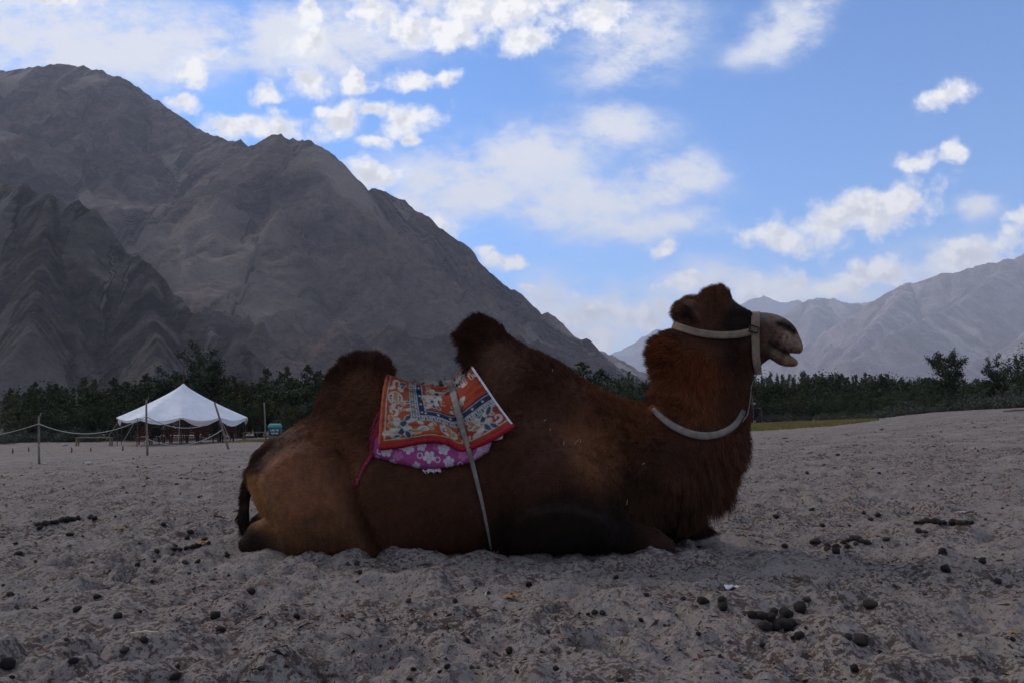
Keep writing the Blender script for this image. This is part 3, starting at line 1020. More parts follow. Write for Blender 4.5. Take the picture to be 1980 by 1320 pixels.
CAMEL = empty('camel', (0, Y0, 0))
tag(CAMEL, 'brown two-humped camel lying on the grey sand with its head raised', 'camel')
bm_ = array_mesh('body', BV - np.array((0, Y0, 0)), BF, True)
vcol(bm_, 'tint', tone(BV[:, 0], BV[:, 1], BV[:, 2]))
m_skin, t, b = new_mat('camel_hide', (0.06, 0.03, 0.02), 0.85, 0.15)
t.l.new(t.mix(1.0, attr_color(t, 'tint').outputs['Color'], (.78, .78, .78), 'MULTIPLY'), b.inputs['Base Color'])
bp = t.node('ShaderNodeBump')
bp.inputs['Distance'].default_value = 0.016
tc = t.node('ShaderNodeTexCoord')
t.l.new(t.noise(t.mapping(tc.outputs['Object'], rot=(0, .6, 0), scale=(1, 1, 2.2)), 45.0, 5, .65), bp.inputs['Height'])
t.l.new(bp.outputs[0], b.inputs['Normal'])
link('body', bm_, m_skin, CAMEL)

# tack laid out on the near side: outlines used by the gear and to keep the fur clear of it
BL_TOP = [(748, 722), (775, 733), (805, 742), (840, 747), (866, 746), (880, 728), (893, 711), (907, 702)]
BL_BOT = [(733, 865), (770, 861), (805, 854), (838, 850), (868, 855), (897, 868), (945, 850), (992, 823)]
BL_LEFT = [(748, 722), (741, 765), (737, 815), (733, 865)]
BL_RIGHT = [(907, 702), (935, 743), (962, 783), (992, 823)]
CU_TOP = [(724, 838), (790, 835), (850, 835), (905, 835), (947, 832)]
CU_BOT = [(723, 882), (775, 897), (835, 906), (905, 894), (944, 872)]
GIRTH = [(872, 741), (880, 775), (893, 825), (908, 875), (921, 925), (933, 975), (944, 1030), (950, 1066)]
COLLAR = [(1262, 790), (1275, 803), (1300, 822), (1330, 836), (1360, 842), (1388, 839), (1412, 828), (1428, 812), (1438, 792)]
CHEEK = [(1301, 627), (1318, 634), (1345, 642), (1375, 647), (1405, 648), (1430, 646), (1452, 641)]
NOSEB = [(1461, 603), (1461, 620), (1460, 640), (1461, 665), (1462, 690), (1465, 712), (1466, 724)]


# coat: strands rooted on the hide
def make_coat(n_try):
    rng = np.random.RandomState(7)
    tri = np.concatenate([BF[:, [0, 1, 2]], BF[:, [0, 2, 3]]])
    A, B, C = BV[tri[:, 0]], BV[tri[:, 1]], BV[tri[:, 2]]
    nr = np.cross(B - A, C - A)
    ar = np.linalg.norm(nr, axis=1)
    nr = nr / (ar[:, None] + 1e-12)
    cen = (A + B + C) / 3
    wgt = ar * np.where(nr[:, 1] < 0.35, 1.0, 0.22)
    apx, apy = to_px(cen[:, 0], cen[:, 2], cen[:, 1])
    fl = idw(*to_px(cen[:, 0], cen[:, 2]), FURLEN, 4)[:, 0]
    wgt = wgt * (1 + 14 * np.clip(fl - .02, 0, .06)) * np.where(cen[:, 2] < -0.02, .1, 1)
    wgt /= wgt.sum()
    pick = rng.choice(len(tri), n_try, p=wgt)
    u, v = rng.rand(n_try), rng.rand(n_try)
    sw = u + v > 1
    u[sw], v[sw] = 1 - u[sw], 1 - v[sw]
    R = A[pick] + u[:, None] * (B - A)[pick] + v[:, None] * (C - A)[pick]
    N = nr[pick]
    px, py = to_px(R[:, 0], R[:, 2], R[:, 1])
    near = R[:, 1] < Y0 + 0.02
    blk = np.concatenate([catmull(BL_TOP, 3, False), catmull(BL_RIGHT, 3, False), catmull(BL_BOT, 3, False)[::-1], catmull(BL_LEFT, 3, False)[::-1]])
    inb = poly_sd(px, py, blk) > 5
    cush = np.array(CU_TOP + CU_BOT[::-1])
    inc = poly_sd(px, py, cush) > 4
    bare = near & (inb | inc)
    bare |= near & (path_dist(px, py, GIRTH) < 6)
    bare |= near & (path_dist(px, py, COLLAR) < 8) | near & (path_dist(px, py, CHEEK) < 8) | near & (path_dist(px, py, NOSEB) < 7)
    keep = ~bare
    R, N, px, py = R[keep], N[keep], px[keep], py[keep]
    n = len(R)
    mx, my = to_px(R[:, 0], R[:, 2])
    L = idw(mx, my, FURLEN, 4)[:, 0]
    tailm = (mx < 500) & (my > 862) & (my < 1045) & (mx < 490 - 0.0 * my)
    L = np.where(tailm & (N[:, 0] < -0.2), .024, np.where(tailm, .010, L))
    fl = idw(mx, my, [(560, 900, -.7, -.6), (640, 980, -.5, -.8), (850, 950, -.8, -.55), (1050, 920, -.6, -.8), (690, 690, -.45, .75), (740, 700, .2, .8), (640, 735, -.7, .5), (700, 760, -.5, -.1), (900, 640, -.85, .25), (890, 685, -.8, -.6), (935, 612, -.6, .7), (990, 655, -.5, .6),
                             (960, 720, -.5, -.6), (1085, 705, -.5, .45), (1180, 760, -.55, .55), (1100, 820, -.3, -.9), (1245, 782, -.2, .7), (1262, 690, -.75, .15), (1260, 735, -.7, -.3), (1340, 730, -.1, -1), (1420, 780, .2, -1), (1360, 860, 0, -1), (1430, 880, .25, -1), (1390, 940, .1, -1), (1330, 980, 0, -1),
                             (1390, 556, -.1, .95), (1350, 572, -.3, .8), (1300, 595, -.8, .2), (1360, 615, -.8, -.3), (1480, 640, -.7, -.3), (1530, 660, .2, -.7), (480, 950, -.35, -.95), (474, 1010, -.3, -1), (1100, 1040, -.2, -.9), (500, 1040, -.5, -.7)], 4)
    flow = np.stack([fl[:, 0], np.zeros(n), fl[:, 1]], -1)
    # clumping: neighbours lean the same way
    cl1 = perlin(R[:, 0] / .035 + R[:, 1] * 7, R[:, 2] / .035, 51)
    cl2 = perlin(R[:, 0] / .035 + 50, R[:, 2] / .035 + R[:, 1] * 7, 52)
    flow += np.stack([cl1, cl2 * .4, cl2], -1) * 0.55
    flow += rng.standard_normal((n, 3)) * 0.16
    flow -= N * np.sum(flow * N, 1)[:, None] * 0.6
    lift = np.clip(0.35 + L * 6, 0.3, 0.8)[:, None]
    d0 = N * lift + flow * (1 - lift * .45)
    d0 /= np.linalg.norm(d0, axis=1)[:, None] + 1e-9
    Ln = L * (0.65 + 0.55 * rng.rand(n)) * (1 + 0.35 * perlin(R[:, 0] / .05, R[:, 2] / .05 + R[:, 1] * 5, 53))
    K = 4
    pts = np.empty((n, K, 3))
    for k in range(K):
        q = k / (K - 1)
        bend = flow * (q * q)[..., None] if False else flow * (q * q * .45)
        pts[:, k] = R - N * .004 + (d0 * q + bend) * Ln[:, None] + np.array((0, 0, -1)) * (q * q) * (Ln * np.clip(L * 5, 0, .5))[:, None]
    pts[:, :, 1] -= Y0
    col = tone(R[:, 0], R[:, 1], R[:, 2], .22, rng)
    cu_ = bpy.data.hair_curves.new('coat')
    cu_.add_curves([K] * n)
    cu_.attributes['position'].data.foreach_set('vector', pts.astype(np.float32).ravel())
    ra = cu_.attributes.get('radius') or cu_.attributes.new('radius', 'FLOAT', 'POINT')
    rad = np.array((1.0, .9, .65, .15))[None] * (0.0009 + 0.008 * np.clip(L - .01, 0, .06))[:, None]
    ra.data.foreach_set('value', rad.astype(np.float32).ravel())
    ca = cu_.attributes.new('tint', 'FLOAT_COLOR', 'POINT')
    cc = np.ones((n, K, 4), np.float32)
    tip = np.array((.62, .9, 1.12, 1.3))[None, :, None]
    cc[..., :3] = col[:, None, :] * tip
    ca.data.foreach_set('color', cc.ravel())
    return cu_


m_fur, t, b = new_mat('camel_fur', (0.06, 0.03, 0.02), 0.75, 0.08)
t.l.new(attr_color(t, 'tint').outputs['Color'], b.inputs['Base Color'])
coat = bpy.data.objects.new('coat', make_coat(190000))
COL.objects.link(coat)
coat.data.materials.append(m_fur)
coat.parent = CAMEL
# ------------------------------------------------------------------ tack on the camel
def resample(pts, n):
    P = catmull(pts, 12, False)
    L = np.concatenate([[0], np.cumsum(np.hypot(*np.diff(P, axis=0).T))])
    q = np.linspace(0, L[-1], n)
    return np.stack([np.interp(q, L, P[:, 0]), np.interp(q, L, P[:, 1])], -1)


def coons(top, bot, left, right, nu, nv):
    T, B_ = resample(top, nu), resample(bot, nu)
    Lf, Rt = resample(left, nv), resample(right, nv)
    u = np.linspace(0, 1, nu)[None, :, None]
    v = np.linspace(0, 1, nv)[:, None, None]
    S = (1 - v) * T[None] + v * B_[None] + (1 - u) * Lf[:, None] + u * Rt[:, None]
    S -= (1 - u) * (1 - v) * T[0] + u * (1 - v) * T[-1] + (1 - u) * v * B_[0] + u * v * B_[-1]
    return S


def flank_grid(S, off):
    """photo-plane grid -> points lying on the near flank"""
    sh = S.shape[:2]
    px, py = S[..., 0], S[..., 1]
    a, b_ = (px - CX) / FOC, (CY - py) / FOC
    dx, dy, dz = a, math.cos(PITCH) - b_ * math.sin(PITCH), math.sin(PITCH) + b_ * math.cos(PITCH)
    y = np.full(sh, Y0 - 0.2)
    for _ in range(16):
        tq = y / dy
        y = 0.5 * y + 0.5 * (Y0 - sample2(YM, dx * tq, CAMZ + dz * tq) - off)
    tq = y / dy
    return np.stack([dx * tq, y, CAMZ + dz * tq], -1)


def cloth_mat(name, rough=0.95, weave=900.0, spec=0.05):
    m, t, b = new_mat(name, (.4, .1, .05), rough, spec)
    tc = t.node('ShaderNodeTexCoord')
    c = attr_color(t, 'tint').outputs['Color']
    n = t.noise(tc.outputs['Object'], 120.0, 4, .6)
    t.l.new(t.mix(t.ramp(n, .3, .75, .0, .35), c, (.06, .05, .045)), b.inputs['Base Color'])
    bp = t.node('ShaderNodeBump')
    bp.inputs['Distance'].default_value = 0.004
    t.l.new(t.math('ADD', t.noise(tc.outputs['Object'], 45.0, 3, .6), t.math('MULTIPLY', t.noise(tc.outputs['Object'], weave, 2, .6), .3)), bp.inputs['Height'])
    t.l.new(bp.outputs[0], b.inputs['Normal'])
    return m


NU, NV = 300, 190
SB = coons(BL_TOP, BL_BOT, BL_LEFT, BL_RIGHT, NU, NV)
uu, vv = np.meshgrid(np.linspace(0, 1, NU), np.linspace(0, 1, NV))
gd = path_dist(SB[..., 0], SB[..., 1], GIRTH)
boff = 0.030 * sstep(0, .12, vv) + 0.030 * sstep(.1, .9, vv) - 0.030 * np.exp(-(gd / 22) ** 2) * sstep(0, .2, vv)
boff += 0.009 * perlin(uu * 6, vv * 5, 61) + 0.007 * np.abs(perlin(uu * 14 + vv * 5, vv * 4, 64)) + 0.0025 * np.sin(vv * 75)
boff = np.maximum(boff, 0.004) + 0.006
BG = boxblur(flank_grid(SB, boff)[..., 0], 1, 1), boxblur(flank_grid(SB, boff)[..., 1], 2, 2), boxblur(flank_grid(SB, boff)[..., 2], 1, 1)
BG = np.stack(BG, -1)
BG[0, :, 1] = Y0

# woven pattern, drawn in cloth coordinates (centimetres-like: width 1.35, height 1)
ORANGE, RED, NAVY, CREAM, TEAL, OCHRE, WINE = (.40, .075, .018), (.34, .045, .016), (.022, .03, .06), (.50, .46, .38), (.03, .07, .11), (.42, .19, .07), (.16, .03, .02)
xx, yy = uu * 1.35, vv.copy()
col = np.empty(uu.shape + (3,))
col[:] = ORANGE
col[vv > .925] = RED
col[(uu > .62)] = RED


def paint(mask, c):
    col[mask] = c


def disc(cx, cy, r):
    return (xx - cx) ** 2 + (yy - cy) ** 2 < r * r


def ring(cx, cy, r, w):
    return np.abs(np.hypot(xx - cx, yy - cy) - r) < w


def seg(x0, y0, x1, y1, w):
    ex, ey = x1 - x0, y1 - y0
    q = np.clip(((xx - x0) * ex + (yy - y0) * ey) / (ex * ex + ey * ey + 1e-9), 0, 1)
    return np.hypot(xx - x0 - q * ex, yy - y0 - q * ey) < w


def spiral(cx, cy, r, w, a0, turn, dirn=1):
    m = np.zeros(xx.shape, bool)
    for k in range(40):
        f = k / 39
        a_ = a0 + dirn * turn * f
        rr_ = r * (1 - .72 * f)
        m |= disc(cx + rr_ * math.cos(a_), cy + rr_ * math.sin(a_), w * (1.15 - .5 * f))
    return m


def leaf(cx, cy, a_, ln, wd, c, edge=CREAM):
    ca, sa = math.cos(a_), math.sin(a_)
    lx, ly = (xx - cx) * ca + (yy - cy) * sa, -(xx - cx) * sa + (yy - cy) * ca
    q = np.clip(lx / ln, 0, 1)
    half = wd * np.sqrt(np.clip(q * (1 - q) * 4, 0, 1))
    ins = (lx > 0) & (lx < ln)
    paint(ins & (np.abs(ly) < half + .008), edge)
    paint(ins & (np.abs(ly) < half - .004), c)


def flower(cx, cy, s, rot=0.0):
    for k in range(6):
        leaf(cx, cy, rot + k * PI / 3, .13 * s, .036 * s, (CREAM, TEAL, CREAM, OCHRE, CREAM, TEAL)[k])
    for k in range(4):
        a_ = rot + .5 + k * PI / 2
        leaf(cx + .10 * s * math.cos(a_), cy + .10 * s * math.sin(a_), a_ + .5, .10 * s, .028 * s, (TEAL, CREAM, OCHRE, CREAM)[k])
    paint(disc(cx, cy, .024 * s), OCHRE)
    paint(ring(cx, cy, .024 * s, .006), CREAM)


def medallion(cx, cy, r):
    paint(disc(cx, cy, r), WINE)
    paint(ring(cx, cy, r, .011), CREAM)
    paint(seg(cx, cy - r, cx, cy + r, .026) & disc(cx, cy, r), OCHRE)
    for sx in (-1, 1):
        paint(seg(cx + sx * .034, cy - r * .9, cx + sx * .034, cy + r * .9, .008), CREAM)
        paint(seg(cx + sx * .034, cy, cx + sx * r * .75, cy, .008), CREAM)
        for sy_ in (-1, 1):
            paint(seg(cx + sx * r * .45, cy + sy_ * r * .45, cx + sx * r * .8, cy + sy_ * r * .45, .008), CREAM)
            paint(seg(cx + sx * r * .45, cy + sy_ * r * .2, cx + sx * r * .45, cy + sy_ * r * .45, .008), CREAM)


# greek-key frame on navy, cut by the pinch under the strap
fx0, fx1, fy1 = .33, 2.0, .66
frame = (xx > fx0) & (yy < fy1)
inner = (xx > fx0 + .19) & (yy < fy1 - .21)
paint(frame & ~inner, NAVY)
paint(inner, RED)
dfe = np.minimum(xx - fx0, fy1 - yy)          # depth into the frame
for dpt, w_ in ((.014, .007), (.098, .007), (.182, .007)):
    paint(frame & (np.abs(dfe - dpt) < w_), (.40, .43, .46))
along = np.where((xx - fx0) < (fy1 - yy), yy, xx)
ph = (along / .085) % 1.0
key = ((dfe > .030) & (dfe < .044) & (ph < .72)) | ((dfe > .070) & (dfe < .084) & (ph > .28)) | ((dfe > .030) & (dfe < .084) & (np.abs(ph - .06) < .085)) \
    | ((dfe > .048) & (dfe < .084) & (np.abs(ph - .40) < .085)) | ((dfe > .030) & (dfe < .066) & (np.abs(ph - .70) < .085))
paint(frame & key, CREAM)
pd = (along / .145) % 1.0
paint(frame & (np.hypot(dfe - .14, (pd - .5) * .145) < .015), CREAM)
# border line, blossoms, medallions, scrolls
paint((np.abs(xx - .05) < .007) & (yy < .90), CREAM)
paint((np.abs(yy - .90) < .009) & (xx > .05), CREAM)
medallion(.155, .30, .085)
medallion(.72, .785, .085)
paint(spiral(.17, .09, .07, .017, 2.2, 5.0), CREAM)
leaf(.20, .08, -.2, .10, .03, TEAL)
leaf(.18, .13, .7, .09, .025, CREAM)
fill = random.Random(5)
for k in range(70):                      # small sprigs that fill the ground between the motifs
    fx_, fy_ = fill.uniform(.07, 1.33), fill.uniform(.03, .88)
    if fx_ > fx0 - .03 and fy_ < fy1 + .02 and not (fx_ > fx0 + .21 and fy_ < fy1 - .24):
        continue
    leaf(fx_, fy_, fill.uniform(0, 6.28), fill.uniform(.05, .085), .017, fill.choice((TEAL, OCHRE, CREAM, NAVY)))
    if k % 3 == 0:
        paint(spiral(fx_, fy_, .028, .008, fill.uniform(0, 6), 4.5), CREAM)
flower(.20, .72, 1.05, .3)
paint(spiral(.13, .50, .06, .017, 1.0, 5.2, -1), CREAM)
paint(spiral(.46, .80, .06, .018, 3.0, 5.2), CREAM)
leaf(.32, .80, .35, .12, .03, OCHRE)
leaf(.27, .63, -.9, .10, .03, TEAL)
flower(1.10, .77, .95, .1)
paint(spiral(1.27, .80, .055, .015, 2.0, 5.0, -1), CREAM)
paint(spiral(.98, .72, .045, .013, 0.5, 5.0), CREAM)
leaf(.93, .83, 2.4, .12, .03, OCHRE)
leaf(1.2, .70, -.8, .11, .03, TEAL)
flower(.66, .17, .9, .5)
flower(.60, .33, .7, 0.0)
paint(spiral(.76, .27, .045, .011, 1.0, 5.0), OCHRE)
paint(spiral(.92, .38, .05, .012, 2.0, 5.0), OCHRE)
flower(1.02, .06, .7, .2)
flower(1.17, .06, .6, .9)
paint(vv < .012, ORANGE)
col = boxblur(np.ascontiguousarray(col[..., 0]), 1, 1), boxblur(np.ascontiguousarray(col[..., 1]), 1, 1), boxblur(np.ascontiguousarray(col[..., 2]), 1, 1)
col = .66 * np.stack(col, -1) * (1 + .16 * perlin(uu * 14, vv * 12, 62))[..., None]
FAR = BG[::-1].copy()
FAR[..., 1] = 2 * Y0 - FAR[..., 1]
full = np.concatenate([FAR[:-1], BG])
fcol = np.concatenate([col[::-1][:-1], col])

BLANKET = empty('saddle_blanket', (BG[0, NU // 2, 0], Y0, BG[0, NU // 2, 2]))
off_b = np.array(BLANKET.location)
tag(BLANKET, 'orange quilted saddle blanket with navy key border between the camel humps', 'blanket')
me = grid_mesh('cloth', full - off_b)
vcol(me, 'tint', fcol.reshape(-1, 3))
m_blk = cloth_mat('woven_blanket')
link('cloth', me, m_blk, BLANKET, solid=0.008)
m_trim = mat_mottled('red_wool_trim', (.30, .02, .026), (.18, .011, .015), 90, .95, .05, .01)
m_white = mat_mottled('white_binding', (.55, .54, .53), (.4, .39, .39), 60, .9, .1)
hem = [tuple(BG[-1, i] - off_b + np.array((0, -.004, 0))) for i in range(0, NU, 5)] + [tuple(BG[-1, -1] - off_b)]
rs = random.Random(3)
MB().tube(hem, [.012 + .003 * rs.random() for _ in hem], 8).build('hem_trim', m_trim, BLANKET, True)
rgt = [tuple(BG[j, -1] - off_b + np.array((.002, -.003, 0))) for j in range(6, NV, 6)] + [tuple(BG[-1, -1] - off_b)]
MB().tube(rgt, .007, 6).build('side_binding', m_white, BLANKET, True)
lft = [tuple(BG[j, 0] - off_b + np.array((-.001, -.003, 0))) for j in range(4, NV, 6)]
MB().tube(lft, [.006 + .003 * rs.random() for _ in lft], 6).build('side_binding', mat_mottled('orange_edge', (.40, .1, .05), (.28, .05, .03), 80), BLANKET, True)
m_pinkyarn = mat_mottled('pink_yarn', (.26, .03, .055), (.15, .014, .03), 70, .9, .1)
fr = MB()
for k in range(70):
    s0 = rs.random()
    x0, y0 = 741 - 8 * s0 + rs.uniform(-3, 3), 780 + 62 * s0
    ln = rs.uniform(28, 62) * (1 - .3 * s0)
    x1 = x0 - rs.uniform(4, 20)
    pth = []
    for i in range(5):
        q = i / 4
        pth.append(on_flank(x0 + (x1 - x0) * math.sin(q * PI * .55) + rs.uniform(-2, 2), y0 + ln * q, .028 - .008 * q + rs.uniform(0, .012)) - off_b)
    fr.tube(pth, [.0026, .0026, .0024, .002, .0012], 4)
fr.build('fringe', m_pinkyarn, BLANKET, True)
cd = MB()
for k in range(7):
    ox_, oy_ = rs.uniform(-3, 3), rs.uniform(-3, 3)
    pth = [on_flank(x + ox_ * (1 - .5 * q) + rs.uniform(-1.5, 1.5), y + oy_, .02) - off_b for q, (x, y) in enumerate([(722, 862), (718, 878), (710, 893), (700, 908), (692, 924), (686, 936), (681, 947 - rs.uniform(0, 12))])]
    cd.tube(pth, [.005, .005, .005, .0045, .004, .003, .0015], 5)
cd.build('tassel', m_pinkyarn, BLANKET, True)

# pink flowered cushion under the blanket
SU = coons(CU_TOP, CU_BOT, [CU_TOP[0], (721, 862), CU_BOT[0]], [CU_TOP[-1], (950, 852), CU_BOT[-1]], 220, 60)
cu2, cv2 = np.meshgrid(np.linspace(0, 1, 220), np.linspace(0, 1, 60))
bulge = np.sqrt(np.clip(1 - (2 * cv2 - 1) ** 4, 0, 1)) * np.sqrt(np.clip(1 - (2 * cu2 - 1) ** 10, 0, 1))
gd2 = path_dist(SU[..., 0], SU[..., 1], GIRTH)
coff = .004 + .050 * bulge * (1 - .35 * np.exp(-(gd2 / 18) ** 2)) + .004 * perlin(cu2 * 12, cv2 * 3, 63)
CG = flank_grid(SU, coff)
xx, yy = SU[..., 0], SU[..., 1]
col = np.empty(xx.shape + (3,))
MAG, PINK, PALE = (.23, .028, .13), (.31, .085, .21), (.38, .34, .36)
col[:] = MAG
rs = random.Random(12)


def blossom(cx, cy, r, c, rot):
    for k in range(5):
        a_ = rot + k * 2 * PI / 5
        col[(xx - cx - r * .62 * math.cos(a_)) ** 2 + (yy - cy - r * .62 * math.sin(a_)) ** 2 < (r * .36) ** 2] = c
    col[(xx - cx) ** 2 + (yy - cy) ** 2 < (r * .28) ** 2] = c


for cx_, cy_, r_, c_ in ((770, 880, 13, PINK), (845, 862, 12, PINK), (895, 880, 13, PINK), (800, 858, 10, PINK), (925, 884, 9, PINK), (748, 872, 14, PALE), (790, 866, 15, PALE), (815, 862, 13, PALE), (830, 883, 16, PALE), (858, 868, 15, PALE), (868, 892, 14, PALE), (905, 866, 11, PALE), (805, 899, 10, PALE), (760, 893, 9, PALE), (730, 884, 6, PALE)):
    blossom(cx_, cy_, r_ * .80, c_, rs.uniform(0, 6))
for cx_, cy_ in ((735, 872), (812, 880), (846, 888), (880, 858), (775, 862), (890, 897)):
    col[np.abs(np.hypot(xx - cx_, yy - cy_) - 5) < 1.0] = PALE
endm = xx > 917 + 6 * np.sin(yy / 8)
col[endm] = (.36, .26, .33)
for cx_ in (924, 935, 944):
    for k in range(6):
        col[endm & (np.abs(np.hypot(xx - cx_, yy - 842 - k * 10 - (cx_ % 3) * 2) - 2.6) < 1.2)] = (.36, .12, .27)
CUSH = empty('saddle_cushion', (CG[30, 110, 0], Y0 - .2, CG[30, 110, 2]))
off_c = np.array(CUSH.location)
tag(CUSH, 'magenta cushion with white flowers sticking out under the orange saddle blanket', 'cushion')
me = grid_mesh('cover', CG - off_c)
vcol(me, 'tint', col.reshape(-1, 3))
link('cover', me, cloth_mat('flowered_cotton', .8, 600, .2), CUSH, solid=.006)
MB().tube([on_flank(948, 838, .02) - off_c, on_flank(956, 845, .025) - off_c, on_flank(966, 843, .025) - off_c, on_flank(970, 832, .02) - off_c], [.012, .02, .02, .012], 8).build('pale_lining', m_white, CUSH, True)
lace = MB()
for k in range(26):
    x0 = 822 + rs.uniform(0, 26)
    lace.tube([on_flank(x0, 903, .02) - off_c, on_flank(x0 + rs.uniform(-6, 6), 908, .024) - off_c, on_flank(x0 + rs.uniform(-8, 8), 912 + rs.uniform(-3, 3), .02) - off_c], .0016, 4)
lace.build('lace_end', m_white, CUSH)


def ribbon(path, width, off, n=60, twist=None):
    """a webbing strap lying on the near side; width in photo pixels"""
    P = resample(path, n)
    T = np.gradient(P, axis=0)
    T /= np.linalg.norm(T, axis=1)[:, None]
    Nn = np.stack([-T[:, 1], T[:, 0]], -1)
    rows = []
    for i in range(n):
        w_ = width[i] if hasattr(width, '__len__') else width
        o_ = off[i] if hasattr(off, '__len__') else off
        rows.append([on_flank(*(P[i] + Nn[i] * w_ * f), o_ + .003 * (1 - abs(f) * 2)) for f in (-.5, -.2, .2, .5)])
    return np.array(rows)


def strap_mat(name, c1, c2):
    return mat_mottled(name, c1, c2, 26, .85, .15, .003)


m_web = strap_mat('grey_webbing', (.185, .155, .13), (.12, .10, .085))
m_halter = strap_mat('tan_webbing', (.20, .145, .10), (.13, .092, .064))
q = np.linspace(0, 1, 80)
g_off = np.where(q < .40, .050, .050 - .036 * sstep(.40, .5, q))
rb = ribbon(GIRTH, list(13.5 - 10 * q), list(g_off), 80)
gs = link('girth_strap', grid_mesh('girth_strap', rb), m_web, solid=.003)
tag(gs, 'pale grey webbing girth strap pulled tight over the orange saddle blanket', 'strap')
rb = ribbon(COLLAR, list(4 + 10 * np.sin(np.linspace(.25, PI - .25, 70)) ** .5), .018, 70)
far = rb[::-1].copy()
far[..., 1] = 2 * Y0 - far[..., 1]
tag(link('neck_collar', grid_mesh('neck_collar', rb), m_web, solid=.004), 'broad grey webbing collar slung round the camel neck', 'collar')
HALT = empty('halter', at(1455, 640, Y0 - .09))
off_h = np.array(HALT.location)
tag(HALT, 'tan webbing halter buckled round the camel muzzle and poll', 'halter')
link('cheek_strap', grid_mesh('cheek_strap', ribbon(CHEEK, 14, .016, 60) - off_h), m_halter, HALT, solid=.004)
link('noseband', grid_mesh('noseband', ribbon(NOSEB, list(17 - 3 * np.linspace(0, 1, 60)), list(.008 + .010 * np.linspace(0, 1, 60)), 60) - off_h), m_halter, HALT, solid=.004)
bk = MB()
bc = [on_flank(x, y, .028) - off_h for x, y in ((1450, 628), (1467, 633), (1465, 644), (1449, 640))]
bk.tube(bc + [bc[0]], .0045, 8)
bk.build('buckle', new_mat('dark_steel', (.03, .028, .026), .4, .5, 1.0)[0], HALT, True)
lead = [at(1464, 722, Y0 - .05), at(1453, 745, Y0 - .06), at(1450, 775, Y0 - .10), at(1446, 800, Y0 - .14), at(1436, 815, Y0 - .17)]
tag(MB().tube(lead, .0028, 6).build('lead_cord', m_web, None, True), 'thin pale cord hanging from the halter down the neck', 'cord')
# eye and wisps of straw caught in the coat are parts of the animal
ey = on_flank(1424, 608, -.012) - np.array(CAMEL.location)
em = bpy.data.meshes.new('eye')
bmx = bmesh.new()
bmesh.ops.create_uvsphere(bmx, u_segments=16, v_segments=10, radius=.017)
bmx.to_mesh(em)
bmx.free()
eo = link('eye', em, new_mat('dark_eye', (.012, .008, .006), .08, .6)[0], CAMEL)
eo.location = ey
ms = mat_mottled('dry_straw', (.42, .36, .26), (.30, .25, .17), 40)
sw = MB()
for px, py, l_, a_ in ((1110, 858, 13, .8), (1063, 832, 5, 1.2), (1052, 813, 5, .7), (1090, 860, 8, 1.5), (1122, 855, 7, 1.5), (1068, 718, 5, 1.4), (1242, 897, 6, .6), (1212, 975, 10, 1.45), (1320, 985, 9, 1.5)):
    sw.tube([on_flank(px, py, .02) - np.array(CAMEL.location), on_flank(px + l_ * math.cos(a_), py - l_ * math.sin(a_), .022) - np.array(CAMEL.location)], .0012, 4)
so = sw.build('straw_bits', ms, CAMEL)
so['kind'] = 'stuff'
